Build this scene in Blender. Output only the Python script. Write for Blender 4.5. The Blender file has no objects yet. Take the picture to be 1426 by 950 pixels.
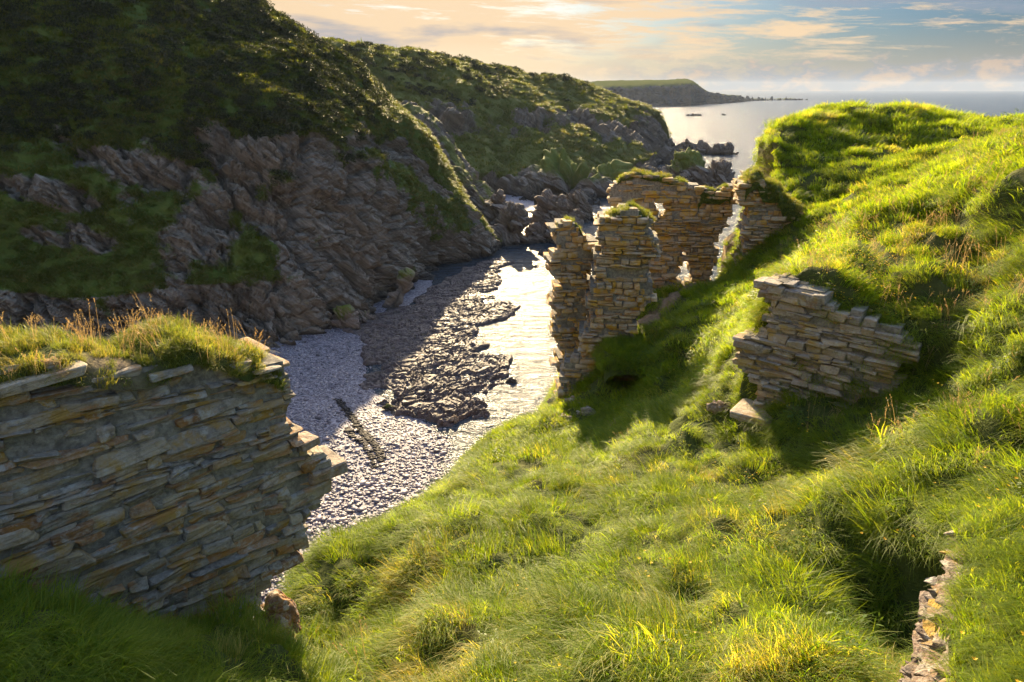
import bpy, math, random
import numpy as np
R = math.radians
rng = np.random.default_rng(7)
scene = bpy.context.scene
COL = scene.collection

# ------------------------------------------------------------------ camera frame
F = 900.0
PITCH = R(21.4)
CAM = np.array([0.0, 0.0, 30.0])
cp, sp = math.cos(PITCH), math.sin(PITCH)
def ray(px, py):
    a, b = (px - 713.0) / F, (475.0 - py) / F
    return np.array([a, cp + b * sp, -sp + b * cp])
def P(px, py, Y):            # the point seen at a spot of the photo, Y metres ahead
    r = ray(px, py); return CAM + r * (Y / r[1])
def PZ(px, py, z):           # the same, at a known height
    r = ray(px, py); return CAM + r * ((z - CAM[2]) / r[2])
def proj(p):
    q = p - CAM
    d = q[..., 1] * cp - q[..., 2] * sp
    u = q[..., 1] * sp + q[..., 2] * cp
    d = np.where(d < 0.05, 0.05, d)
    return 713 + F * q[..., 0] / d, 475 - F * u / d, d
SUN_EL, SUN_AZ = R(21.0), R(-4.0)

# ------------------------------------------------------------------ noise
def _h(ix, iy, iz, seed):
    x = (ix.astype(np.int64) * 374761393 + iy.astype(np.int64) * 668265263 + iz.astype(np.int64) * 2147483647 + seed * 974634) & 0xffffffff
    x = ((x ^ (x >> 13)) * 1274126177) & 0xffffffff
    x = ((x ^ (x >> 16)) * 2246822519) & 0xffffffff
    return (x ^ (x >> 15)) & 0xffffffff
def hf(ix, iy, iz, seed): return _h(ix, iy, iz, seed) / 4294967295.0
GR = np.random.default_rng(3).normal(size=(256, 3)); GR /= np.linalg.norm(GR, axis=1)[:, None]
def perlin(p, seed=0):
    i = np.floor(p).astype(np.int64); f = p - i
    w = f * f * f * (f * (f * 6 - 15) + 10)
    out = 0
    for dx in (0, 1):
        wx = w[:, 0] if dx else 1 - w[:, 0]
        for dy in (0, 1):
            wy = w[:, 1] if dy else 1 - w[:, 1]
            for dz in (0, 1):
                wz = w[:, 2] if dz else 1 - w[:, 2]
                g = GR[_h(i[:, 0] + dx, i[:, 1] + dy, i[:, 2] + dz, seed) & 255]
                d = g[:, 0] * (f[:, 0] - dx) + g[:, 1] * (f[:, 1] - dy) + g[:, 2] * (f[:, 2] - dz)
                out = out + d * wx * wy * wz
    return out * 1.5
def fbm(p, oct=4, seed=0, gain=0.5):
    a, s, o = 1.0, 0.0, 0
    for k in range(oct):
        s = s + a * perlin(p * (2.03 ** k) + k * 17.3, seed + k); o += a; a *= gain
    return s / o
def voro(p, seed=0):         # random value of the nearest cell, distance to its edge
    i = np.floor(p).astype(np.int64)
    d1 = np.full(len(p), 9.0); d2 = d1.copy(); v = np.zeros(len(p))
    for dx in (-1, 0, 1):
        for dy in (-1, 0, 1):
            for dz in (-1, 0, 1):
                a, b, c = i[:, 0] + dx, i[:, 1] + dy, i[:, 2] + dz
                q = np.stack([a + hf(a, b, c, seed), b + hf(a, b, c, seed + 1), c + hf(a, b, c, seed + 2)], 1)
                d = ((q - p) ** 2).sum(1)
                m = d < d1
                d2 = np.where(m, d1, np.minimum(d2, d)); v = np.where(m, hf(a, b, c, seed + 5), v); d1 = np.where(m, d, d1)
    return v, np.sqrt(d2) - np.sqrt(d1)
def sst(a, b, x):
    t = np.clip((x - a) / (b - a), 0, 1); return t * t * (3 - 2 * t)
def frame_of(n):
    n = np.array(n, float); n /= np.linalg.norm(n)
    a = np.cross(n, (0, 1, 0.2)); a /= np.linalg.norm(a)
    return np.stack([a, np.cross(n, a), n], 1)
def rock_disp(p, nrm, amp=1.0, size=1.0, seed=0, warp=0.5):
    """bedded, jointed rock: displacement along the surface normal"""
    B = frame_of(nrm)
    w = np.stack([fbm(p / (6 * size), 3, seed + 40), fbm(p / (6 * size), 3, seed + 50), fbm(p / (6 * size), 3, seed + 60)], 1)
    q = (p + w * 2.5 * warp * size) @ B
    d = 0
    for L, a, st in ((4.2, 1.15, 1.7), (1.7, 0.75, 1.9), (0.7, 0.38, 2.2)):
        L *= size
        v, e = voro(q / np.array([L * st, L * st, L * 0.62]), seed + int(L * 100))
        d = d + a * size * ((v - 0.5) * 0.95 - 0.42 * (1 - sst(0, 0.10, e)))
    g = fbm(p / (7.0 * size) * np.array([1, 1, 0.35]), 3, seed + 70)
    d = d - 1.1 * size * (1 - sst(0, 0.12, np.abs(g)))
    return amp * d

# ------------------------------------------------------------------ materials
def mat(name):
    m = bpy.data.materials.new(name); m.use_nodes = True
    nt = m.node_tree; nt.nodes.clear()
    out = nt.nodes.new('ShaderNodeOutputMaterial')
    return m, nt, out
class NT:
    def __init__(s, nt): s.nt = nt
    def n(s, t, **k):
        x = s.nt.nodes.new(t)
        for a, b in k.items(): setattr(x, a, b)
        return x
    def link(s, a, b): s.nt.links.new(a, b)
    def val(s, sock, v):
        if hasattr(v, 'is_linked') or isinstance(v, bpy.types.NodeSocket): s.link(v, sock)
        else: sock.default_value = v
    def math(s, op, a, b=0.0, c=None, clamp=False):
        x = s.n('ShaderNodeMath', operation=op, use_clamp=clamp)
        s.val(x.inputs[0], a); s.val(x.inputs[1], b)
        if c is not None: s.val(x.inputs[2], c)
        return x.outputs[0]
    def mix(s, f, a, b, mode='MIX'):
        x = s.n('ShaderNodeMix', data_type='RGBA', blend_type=mode)
        s.val(x.inputs[0], f)
        for k, v in ((6, a), (7, b)):
            s.val(x.inputs[k], (*v, 1) if isinstance(v, tuple) and len(v) == 3 else v)
        return x.outputs[2]
    def noise(s, vec, scale, detail=4, rough=0.55, dist=0.0):
        x = s.n('ShaderNodeTexNoise'); s.link(vec, x.inputs['Vector'])
        x.inputs['Scale'].default_value = scale; x.inputs['Detail'].default_value = detail
        x.inputs['Roughness'].default_value = rough; x.inputs['Distortion'].default_value = dist
        return x.outputs[0]
    def ramp(s, f, stops, interp='LINEAR'):
        x = s.n('ShaderNodeValToRGB'); s.link(f, x.inputs[0]); cr = x.color_ramp; cr.interpolation = interp
        while len(cr.elements) < len(stops): cr.elements.new(0.5)
        for e, (p, c) in zip(cr.elements, stops):
            e.position = p; e.color = (*c, 1) if isinstance(c, tuple) else (c, c, c, 1)
        return x.outputs[0]
    def mapr(s, f, a, b, c=0.0, d=1.0):
        x = s.n('ShaderNodeMapRange'); s.link(f, x.inputs[0])
        for k, v in zip((1, 2, 3, 4), (a, b, c, d)): x.inputs[k].default_value = v
        return x.outputs[0]
    def pos(s, scale=None, rot=None):
        g = s.n('ShaderNodeNewGeometry').outputs['Position']
        if scale is None: return g
        m = s.n('ShaderNodeMapping', vector_type='TEXTURE' if rot else 'POINT')
        s.link(g, m.inputs[0])
        if rot: m.inputs['Rotation'].default_value = rot; m.inputs['Scale'].default_value = tuple(1 / k for k in scale)
        else: m.inputs['Scale'].default_value = scale
        return m.outputs[0]
    def attr(s, name, typ='GEOMETRY'):
        return s.n('ShaderNodeAttribute', attribute_name=name, attribute_type=typ)
    def bump(s, h, strength, dist, normal=None):
        x = s.n('ShaderNodeBump'); s.link(h, x.inputs['Height'])
        x.inputs['Strength'].default_value = strength; x.inputs['Distance'].default_value = dist
        if normal is not None: s.link(normal, x.inputs['Normal'])
        return x.outputs[0]
    def bsdf(s, col, rough=0.9, normal=None, spec=0.3):
        x = s.n('ShaderNodeBsdfPrincipled')
        s.val(x.inputs['Base Color'], (*col, 1) if isinstance(col, tuple) else col)
        s.val(x.inputs['Roughness'], rough); x.inputs['Specular IOR Level'].default_value = spec
        if normal is not None: s.link(normal, x.inputs['Normal'])
        return x.outputs[0]

BED = (0.62, 0.12, 0.78)      # normal of the rock beds
def cliff_material(name, rock_a, rock_b, grass_a, grass_b, sc=1.0, wet=None, spec=0.2):
    m, nt, out = mat(name); t = NT(nt)
    pos = t.pos()
    bed = t.pos((0.5 * sc, 0.5 * sc, 3.2 * sc), (R(-8), R(38), 0))
    n1 = t.noise(bed, 1.0, 7, 0.65); n2 = t.noise(pos, 0.16 * sc, 4); n3 = t.noise(pos, 2.5 * sc, 6, 0.65)
    rock = t.mix(t.mapr(n1, 0.36, 0.64), rock_a, rock_b)
    rock = t.mix(t.mapr(t.noise(bed, 0.35, 5, 0.6), 0.5, 0.66, 0, 0.75), rock, tuple(k * 0.42 for k in rock_a))
    rock = t.mix(t.mapr(n2, 0.42, 0.66, 0, 0.6), rock, (0.18, 0.145, 0.105))
    lich = t.math('MULTIPLY', t.mapr(n3, 0.56, 0.68), t.mapr(t.noise(pos, 0.35 * sc, 3), 0.5, 0.62))
    rock = t.mix(t.math('MULTIPLY', lich, 0.6), rock, (0.26, 0.24, 0.13))
    gr = t.mix(t.mapr(t.noise(pos, 0.5 * sc, 6, 0.7), 0.35, 0.65), grass_a, grass_b)
    a = t.attr('mask')
    msk = t.mapr(t.math('ADD', a.outputs['Fac'], t.math('MULTIPLY', t.math('SUBTRACT', n3, 0.5), 1.1)), 0.34, 0.66)
    col = t.mix(msk, rock, gr)
    if wet is not None:          # dark wet weed and tar lichen band just above the tide
        z = t.n('ShaderNodeSeparateXYZ'); t.link(pos, z.inputs[0])
        zz = t.math('ADD', z.outputs[2], t.math('MULTIPLY', t.math('SUBTRACT', n3, 0.5), 1.6))
        col = t.mix(t.mapr(zz, wet * 0.35, wet, 0.85, 0.0), col, (0.035, 0.032, 0.03))
    b = t.bump(n1, 0.9, 0.35 / sc); b = t.bump(n3, 0.6, 0.2 / sc, b)
    t.link(t.bsdf(col, 0.88, b, spec), out.inputs[0])
    return m
M_CLIFF = cliff_material('cliff_rock', (0.12, 0.106, 0.09), (0.28, 0.245, 0.20), (0.05, 0.085, 0.012), (0.10, 0.125, 0.02), 1.0, 1.6)
M_HILL2 = cliff_material('hill_rock', (0.115, 0.095, 0.08), (0.23, 0.19, 0.15), (0.09, 0.10, 0.02), (0.14, 0.14, 0.03), 0.5, 3.0)
M_FAR = cliff_material('headland_haze_rock', (0.035, 0.045, 0.062), (0.065, 0.075, 0.095), (0.06, 0.075, 0.02), (0.085, 0.09, 0.03), 0.12, None, 0.0)  # blue of distance haze put into the rock colours
M_ROCK = cliff_material('shore_rock', (0.14, 0.115, 0.10), (0.27, 0.215, 0.175), (0.09, 0.12, 0.02), (0.14, 0.15, 0.03), 1.4, 1.0)

def stone_material(name, cols, lichen=(0.42, 0.27, 0.04), lamt=0.5, sc=1.0, mortar=None):
    m, nt, out = mat(name); t = NT(nt)
    pos = t.pos(); a = t.attr('tint'); sep = t.n('ShaderNodeSeparateColor'); t.link(a.outputs['Color'], sep.inputs[0])
    lam = t.pos((1.2 * sc, 1.2 * sc, 26 * sc), (R(4), R(-5), 0))
    n1 = t.noise(lam, 1.6, 6, 0.6); n2 = t.noise(pos, 3.2 * sc, 6, 0.62); n3 = t.noise(pos, 22 * sc, 5, 0.7); n4 = t.noise(pos, 0.9 * sc, 4, 0.6)
    k = len(cols)
    base = t.ramp(sep.outputs[0], [((i + 0.5) / k, c) for i, c in enumerate(cols)])
    base = t.mix(t.mapr(n1, 0.35, 0.7, 0, 0.75), base, t.mix(0.5, base, (0.10, 0.095, 0.09)))
    base = t.mix(t.mapr(n3, 0.45, 0.72, 0, 0.6), base, (0.42, 0.39, 0.33))
    base = t.mix(t.mapr(t.noise(pos, 8 * sc, 5, 0.7), 0.52, 0.66, 0, 0.7), base, t.mix(0.72, base, (0.03, 0.028, 0.028)))
    l1 = t.math('MULTIPLY', t.mapr(n2, 0.53 - 0.06 * lamt, 0.60), t.mapr(t.math('ADD', n4, t.math('MULTIPLY', sep.outputs[1], 0.35)), 0.66 - 0.16 * lamt, 0.78 - 0.1 * lamt))
    base = t.mix(t.math('MULTIPLY', l1, 0.85), base, t.mix(n3, lichen, tuple(c * 0.45 for c in lichen)))
    w0 = t.math('MULTIPLY', t.mapr(t.noise(t.pos((2.2 * sc, 2.2 * sc, 7 * sc)), 1.0, 6, 0.66), 0.55, 0.62), 0.7 * min(1.0, lamt))
    base = t.mix(w0, base, (0.33, 0.15, 0.04))
    w1 = t.math('MULTIPLY', t.mapr(t.noise(pos, 5 * sc, 7, 0.72), 0.55, 0.62), 0.7)
    base = t.mix(w1, base, (0.40, 0.39, 0.35))
    b = t.bump(n1, 0.9, 0.045 / sc); b = t.bump(n2, 0.7, 0.05 / sc, b); b = t.bump(n3, 0.8, 0.02 / sc, b)
    t.link(t.bsdf(base, 0.88, b, 0.25), out.inputs[0])
    return m
M_STONE = stone_material('schist_stone', [(0.20, 0.18, 0.155), (0.33, 0.285, 0.225), (0.27, 0.235, 0.19), (0.40, 0.335, 0.24), (0.34, 0.265, 0.165), (0.36, 0.19, 0.08)], lichen=(0.46, 0.28, 0.05), lamt=0.85)
M_RUIN = stone_material('ruin_stone', [(0.28, 0.215, 0.145), (0.44, 0.335, 0.21), (0.36, 0.27, 0.17), (0.5, 0.385, 0.24), (0.45, 0.31, 0.16)], lichen=(0.62, 0.36, 0.025), lamt=1.35, sc=0.8)
M_SLAB = stone_material('slab_stone', [(0.24, 0.205, 0.17), (0.35, 0.285, 0.21), (0.44, 0.345, 0.23), (0.38, 0.295, 0.19)], lichen=(0.48, 0.33, 0.09), lamt=0.5, sc=1.2)
M_PINK = stone_material('pink_stone', [(0.17, 0.12, 0.09), (0.13, 0.10, 0.08), (0.21, 0.145, 0.11)], lamt=0.3)
def mortar_material():
    m, nt, out = mat('old_mortar'); t = NT(nt); pos = t.pos()
    n = t.noise(pos, 14, 6, 0.7); n2 = t.noise(pos, 3, 4)
    c = t.mix(t.mapr(n, 0.35, 0.65), (0.12, 0.11, 0.095), (0.30, 0.28, 0.235)); c = t.mix(t.mapr(n2, 0.5, 0.7, 0, 0.6), c, (0.06, 0.055, 0.05))
    t.link(t.bsdf(c, 0.95, t.bump(n, 0.9, 0.04), 0.1), out.inputs[0]); return m
M_MORTAR = mortar_material()

def grass_material(name, g1, g2, dry, tr=0.45, trc=(1.9, 1.8, 1.0), dry_amt=0.3):
    m, nt, out = mat(name); t = NT(nt)
    b = t.attr('blade').outputs['Fac']; i = t.attr('tint', 'INSTANCER').outputs['Fac']
    c = t.mix(b, g1, g2)
    f = t.math('ADD', t.math('MULTIPLY', i, 0.8), t.math('MULTIPLY', b, 0.35))
    c = t.mix(t.mapr(f, 1.0 - dry_amt, 1.25 - dry_amt * 0.5), c, dry)
    d = t.bsdf(c, 0.55, None, 0.25)
    tl = t.n('ShaderNodeBsdfTranslucent'); t.link(t.mix(1.0, c, trc, 'MULTIPLY'), tl.inputs[0])
    mx = t.n('ShaderNodeMixShader'); mx.inputs[0].default_value = tr
    t.link(d, mx.inputs[1]); t.link(tl.outputs[0], mx.inputs[2]); t.link(mx.outputs[0], out.inputs[0])
    return m
M_GRASS = grass_material('meadow_grass', (0.072, 0.142, 0.010), (0.20, 0.243, 0.022), (0.38, 0.31, 0.11), 0.6, (2.35, 2.08, 0.52), 0.26)
M_TURF = grass_material('turf_grass', (0.09, 0.13, 0.015), (0.17, 0.18, 0.025), (0.30, 0.22, 0.06), 0.5, dry_amt=0.42)
M_HEATH = grass_material('hill_grass', (0.05, 0.08, 0.010), (0.105, 0.115, 0.018), (0.17, 0.13, 0.045), 0.45, (2.0, 1.8, 0.7), dry_amt=0.35)
M_GORSE = grass_material('gorse_leaf', (0.014, 0.022, 0.007), (0.034, 0.04, 0.011), (0.08, 0.058, 0.022), 0.2, dry_amt=0.25)
M_LEAF = grass_material('herb_leaf', (0.05, 0.10, 0.012), (0.09, 0.14, 0.02), (0.15, 0.16, 0.03), 0.4, dry_amt=0.1)
M_SEED = grass_material('seed_stalk', (0.27, 0.21, 0.10), (0.36, 0.28, 0.14), (0.36, 0.25, 0.12), 0.4, (1.3, 1.1, 0.8))
M_FLOWER = grass_material('trefoil_petal', (0.75, 0.5, 0.02), (0.8, 0.6, 0.03), (0.78, 0.4, 0.02), 0.4, (1.1, 1.0, 0.6))
def soil_material():
    m, nt, out = mat('turf_soil'); t = NT(nt); pos = t.pos()
    n = t.noise(pos, 5, 6, 0.7); n2 = t.noise(pos, 0.5, 4)
    c = t.mix(t.mapr(n, 0.35, 0.65), (0.035, 0.05, 0.012), (0.07, 0.085, 0.02)); c = t.mix(t.mapr(n2, 0.5, 0.7, 0, 0.5), c, (0.09, 0.07, 0.03))
    b = t.attr('bare').outputs['Fac']
    c = t.mix(b, c, t.mix(t.mapr(n, 0.35, 0.65), (0.13, 0.095, 0.06), (0.24, 0.18, 0.12)))
    t.link(t.bsdf(c, 0.95, t.bump(n, 0.8, 0.12), 0.1), out.inputs[0]); return m
M_SOIL = soil_material()
def sea_material():
    m, nt, out = mat('sea_water'); t = NT(nt); pos = t.pos()
    a = t.pos((0.35, 0.8, 1)); n0 = t.noise(t.pos((0.05, 0.11, 1)), 1, 3, 0.5); n1 = t.noise(a, 1.0, 4, 0.6, 0.6); n2 = t.noise(t.pos((1.6, 3.0, 1)), 1.0, 4, 0.6, 0.4)
    b = t.bump(n0, 0.8, 3.0); b = t.bump(n1, 1.0, 1.1, b); b = t.bump(n2, 0.9, 0.24, b)
    x = t.n('ShaderNodeBsdfPrincipled')
    x.inputs['Base Color'].default_value = (0.03, 0.045, 0.06, 1); x.inputs['Roughness'].default_value = 0.22; x.inputs['IOR'].default_value = 1.33; x.inputs['Specular IOR Level'].default_value = 0.26
    t.link(b, x.inputs['Normal']); t.link(x.outputs[0], out.inputs[0]); return m
M_SEA = sea_material()
def pebble_material():
    m, nt, out = mat('beach_pebble'); t = NT(nt); pos = t.pos(); a = t.attr('tint'); sep = t.n('ShaderNodeSeparateColor'); t.link(a.outputs['Color'], sep.inputs[0])
    c = t.ramp(sep.outputs[0], [(0.0, (0.06, 0.055, 0.07)), (0.3, (0.115, 0.105, 0.13)), (0.6, (0.17, 0.15, 0.185)), (0.85, (0.24, 0.21, 0.23)), (1.0, (0.40, 0.35, 0.33))])
    t.link(t.bsdf(c, 0.6, None, 0.4), out.inputs[0]); return m
M_PEB = pebble_material()
def beach_material():
    m, nt, out = mat('shingle'); t = NT(nt); pos = t.pos()
    v = t.n('ShaderNodeTexVoronoi'); t.link(pos, v.inputs['Vector']); v.inputs['Scale'].default_value = 5.0
    g = t.n('ShaderNodeSeparateColor'); t.link(v.outputs['Color'], g.inputs[0])
    c = t.ramp(g.outputs[0], [(0.0, (0.08, 0.075, 0.09)), (0.5, (0.17, 0.16, 0.19)), (1.0, (0.28, 0.26, 0.29))])
    t.link(t.bsdf(c, 0.7, t.bump(v.outputs['Distance'], -0.8, 0.12), 0.3), out.inputs[0]); return m
M_BEACH = beach_material()
def wetrock_material():
    m, nt, out = mat('wet_ledge_rock'); t = NT(nt); pos = t.pos()
    n = t.noise(pos, 1.6, 6, 0.7); n2 = t.noise(t.pos((0.6, 4.0, 2.0), (0, 0, R(32))), 1, 5, 0.6)
    c = t.mix(t.mapr(n2, 0.35, 0.65), (0.04, 0.03, 0.032), (0.12, 0.09, 0.085)); c = t.mix(t.mapr(n, 0.52, 0.68, 0, 0.7), c, (0.09, 0.07, 0.03))
    b = t.bump(n2, 0.8, 0.25); b = t.bump(n, 0.7, 0.2, b)
    t.link(t.bsdf(c, t.mapr(n, 0.3, 0.7, 0.45, 0.8), b, 0.35), out.inputs[0]); return m
M_WET = wetrock_material()
def plain(name, c, rough=0.8):
    m, nt, out = mat(name); t = NT(nt); n = t.noise(t.pos(), 9, 4)
    t.link(t.bsdf(t.mix(n, c, tuple(k * 0.5 for k in c)), rough, t.bump(n, 0.5, 0.05)), out.inputs[0]); return m
M_WEED = plain('seaweed', (0.03, 0.024, 0.022), 0.8)

# ------------------------------------------------------------------ mesh helpers
def tag(o, label=None, cat=None, group=None, kind=None):
    for k, v in (('label', label), ('category', cat), ('group', group), ('kind', kind)):
        if v: o[k] = v
    return o
def make_mesh(name, V, Fq, m, attrs=None, smooth=None, parent=None, link=True):
    me = bpy.data.meshes.new(name); V = np.ascontiguousarray(V, np.float32)
    Fq = np.ascontiguousarray(Fq, np.int32); k = Fq.shape[1]
    me.vertices.add(len(V)); me.vertices.foreach_set('co', V.ravel())
    me.loops.add(Fq.size); me.loops.foreach_set('vertex_index', Fq.ravel())
    me.polygons.add(len(Fq)); me.polygons.foreach_set('loop_start', np.arange(0, Fq.size, k, dtype=np.int32))
    if smooth is not None:
        me.polygons.foreach_set('use_smooth', np.broadcast_to(np.asarray(smooth, bool), len(Fq)).copy())
    else: me.polygons.foreach_set('use_smooth', np.zeros(len(Fq), bool))
    for an, av in (attrs or {}).items():
        av = np.asarray(av, np.float32)
        if av.ndim == 1:
            me.attributes.new(an, 'FLOAT', 'POINT').data.foreach_set('value', av)
        else:
            c = np.ones((len(av), 4), np.float32); c[:, :av.shape[1]] = av
            me.attributes.new(an, 'FLOAT_COLOR', 'POINT').data.foreach_set('color', c.ravel())
    me.update(calc_edges=True); me.validate()
    if m: me.materials.append(m)
    o = bpy.data.objects.new(name, me)
    if link: COL.objects.link(o)
    if parent:
        o.parent = parent; o.matrix_parent_inverse = parent_inv(parent)
    return o
def parent_inv(parent):
    from mathutils import Matrix
    return Matrix.Translation(parent.location).inverted()
def empty(name, loc, label, cat, group=None):
    e = bpy.data.objects.new(name, None); COL.objects.link(e); e.location = loc
    return tag(e, label, cat, group, 'thing')
def grid_faces(nu, nv):
    i = np.arange(nu - 1)[:, None] * nv + np.arange(nv - 1)[None, :]
    return np.stack([i, i + nv, i + nv + 1, i + 1], -1).reshape(-1, 4)
def grid_normals(G):
    du = np.gradient(G, axis=0); dv = np.gradient(G, axis=1)
    n = np.cross(du, dv); return n / (np.linalg.norm(n, axis=-1, keepdims=True) + 1e-9)
def catmull(A, per):         # upsample along axis 0
    n = len(A); out = []
    for i in range(n - 1):
        p0 = A[i - 1] if i > 0 else 2 * A[0] - A[1]
        p3 = A[i + 2] if i + 2 < n else 2 * A[-1] - A[-2]
        p1, p2 = A[i], A[i + 1]
        k = per[i] if hasattr(per, '__len__') else per
        t = np.linspace(0, 1, k, endpoint=False).reshape((-1,) + (1,) * (A.ndim - 1))
        out.append(0.5 * (2 * p1 + (p2 - p0) * t + (2 * p0 - 5 * p1 + 4 * p2 - p3) * t ** 2 + (3 * p1 - p0 - 3 * p2 + p3) * t ** 3))
    out.append(A[-1:]); return np.concatenate(out, 0)
def loft(cols, per_u, per_v):
    G = np.array(cols, float)                      # (ncol, nlev, 3)
    G = catmull(G, per_u)
    return np.swapaxes(catmull(np.swapaxes(G, 0, 1), per_v), 0, 1)
def inpoly(pts, poly):
    x, y = pts[..., 0], pts[..., 1]; c = np.zeros(x.shape, bool); n = len(poly)
    for i in range(n):
        x1, y1 = poly[i]; x2, y2 = poly[i - 1]
        c ^= ((y1 > y) != (y2 > y)) & (x < (x2 - x1) * (y - y1) / ((y2 - y1) if y2 != y1 else 1e-9) + x1)
    return c

# ------------------------------------------------------------------ scattered cover (stuff)
def proto_coll(name, objs):
    c = bpy.data.collections.new(name)
    for o in objs: c.objects.link(o)
    return c
def euler_from(Rm):
    y = -np.arcsin(np.clip(Rm[:, 2, 0], -1, 1))
    x = np.arctan2(Rm[:, 2, 1], Rm[:, 2, 2]); z = np.arctan2(Rm[:, 1, 0], Rm[:, 0, 0])
    return np.stack([x, y, z], 1)
def orient(up, lean):
    up = up / np.linalg.norm(up, axis=1, keepdims=True)
    x = lean - up * (lean * up).sum(1, keepdims=True); x /= np.linalg.norm(x, axis=1, keepdims=True) + 1e-9
    return euler_from(np.stack([x, np.cross(up, x), up], 2))
def scatter(name, pts, rot, scl, idx, tint, coll, parent=None):
    me = bpy.data.meshes.new(name); n = len(pts)
    me.vertices.add(n); me.vertices.foreach_set('co', np.ascontiguousarray(pts, np.float32).ravel())
    me.attributes.new('rot', 'FLOAT_VECTOR', 'POINT').data.foreach_set('vector', np.ascontiguousarray(rot, np.float32).ravel())
    me.attributes.new('scl', 'FLOAT', 'POINT').data.foreach_set('value', np.ascontiguousarray(scl, np.float32))
    me.attributes.new('tint', 'FLOAT', 'POINT').data.foreach_set('value', np.ascontiguousarray(tint, np.float32))
    me.attributes.new('pick', 'INT', 'POINT').data.foreach_set('value', np.ascontiguousarray(idx, np.int32))
    me.update()
    o = bpy.data.objects.new(name, me); COL.objects.link(o)
    if parent: o.parent = parent; o.matrix_parent_inverse = parent_inv(parent)
    ng = bpy.data.node_groups.new(name, 'GeometryNodeTree')
    ng.interface.new_socket('Geometry', in_out='INPUT', socket_type='NodeSocketGeometry')
    ng.interface.new_socket('Geometry', in_out='OUTPUT', socket_type='NodeSocketGeometry')
    N, L = ng.nodes.new, ng.links.new
    gi, go = N('NodeGroupInput'), N('NodeGroupOutput')
    ci = N('GeometryNodeCollectionInfo'); ci.inputs['Collection'].default_value = coll; ci.inputs['Separate Children'].default_value = True
    ip = N('GeometryNodeInstanceOnPoints'); ip.inputs['Pick Instance'].default_value = True
    def na(t, nm):
        x = N('GeometryNodeInputNamedAttribute'); x.data_type = t; x.inputs['Name'].default_value = nm
        return [s for s in x.outputs if s.enabled and s.name == 'Attribute'][0]
    er = N('FunctionNodeEulerToRotation'); L(na('FLOAT_VECTOR', 'rot'), er.inputs[0])
    L(gi.outputs[0], ip.inputs['Points']); L(ci.outputs[0], ip.inputs['Instance']); L(na('INT', 'pick'), ip.inputs['Instance Index'])
    L(er.outputs[0], ip.inputs['Rotation']); L(na('FLOAT', 'scl'), ip.inputs['Scale']); L(ip.outputs[0], go.inputs[0])
    md = o.modifiers.new('scatter', 'NODES'); md.node_group = ng
    o['kind'] = 'stuff'
    return o
def blade_mesh(name, m, n, rad, length, width, lean, spread, seed, segs=3, lvar=0.5):
    r = np.random.default_rng(seed); V, Fc, B = [], [], []
    for k in range(n):
        a = r.uniform(0, 2 * math.pi); q = rad * math.sqrt(r.uniform()); bx, by = q * math.cos(a), q * math.sin(a)
        hd = r.normal(0, spread); L = length * r.uniform(1 - lvar, 1.0); ln = max(0.05, lean * r.uniform(0.5, 1.4)); w = width * r.uniform(0.7, 1.3)
        dx, dy = math.cos(hd), math.sin(hd); sx, sy = -dy, dx
        tw = r.uniform(-0.7, 0.7); sx, sy = sx * math.cos(tw) + dx * math.sin(tw), sy * math.cos(tw) + dy * math.sin(tw)
        b0 = len(V); col = r.uniform()
        for s in range(segs + 1):
            t = s / segs; hz = L * t * math.sqrt(max(0.05, 1 - (ln * t * 0.75) ** 2)) * (1 - 0.30 * ln * t * t); d = L * ln * t ** 1.7 * 0.85
            ww = w * (1 - t ** 2.0) * 0.5 + 0.0006
            V.append((bx + dx * d - sx * ww, by + dy * d - sy * ww, hz - 0.02)); V.append((bx + dx * d + sx * ww, by + dy * d + sy * ww, hz - 0.02)); B += [col, col]
        for s in range(segs):
            i = b0 + 2 * s; Fc.append((i, i + 1, i + 3, i + 2))
    return make_mesh(name, V, Fc, m, {'blade': B}, True, link=False)
def bush_mesh(name, m, n, size, leaf, seed, flat=0.7):
    r = np.random.default_rng(seed); V, Fc, B = [], [], []
    lob = [(r.normal(0, 0.35, 3) * size * np.array([1, 1, 0.5]), size * r.uniform(0.35, 0.6)) for _ in range(7)]
    for k in range(n):
        c, rr = lob[r.integers(7)]; d = r.normal(size=3); d /= np.linalg.norm(d); d[2] = abs(d[2]) * 0.9 + 0.05 * d[2]
        p = c + d * rr * r.uniform(0.75, 1.05) * np.array([1, 1, flat]); col = r.uniform()
        a = r.normal(size=3) + d * 0.6; a /= np.linalg.norm(a); b = np.cross(a, r.normal(size=3)); b /= np.linalg.norm(b)
        L = leaf * r.uniform(0.6, 1.4); i = len(V)
        V += [tuple(p - b * L * 0.3), tuple(p + a * L * 0.4 - b * 0.05 * L), tuple(p + a * L), tuple(p + b * L * 0.35 + a * L * 0.35)]; B += [col] * 4
        Fc.append((i, i + 1, i + 2, i + 3))
    return make_mesh(name, V, Fc, m, {'blade': B}, False, link=False)
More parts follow.
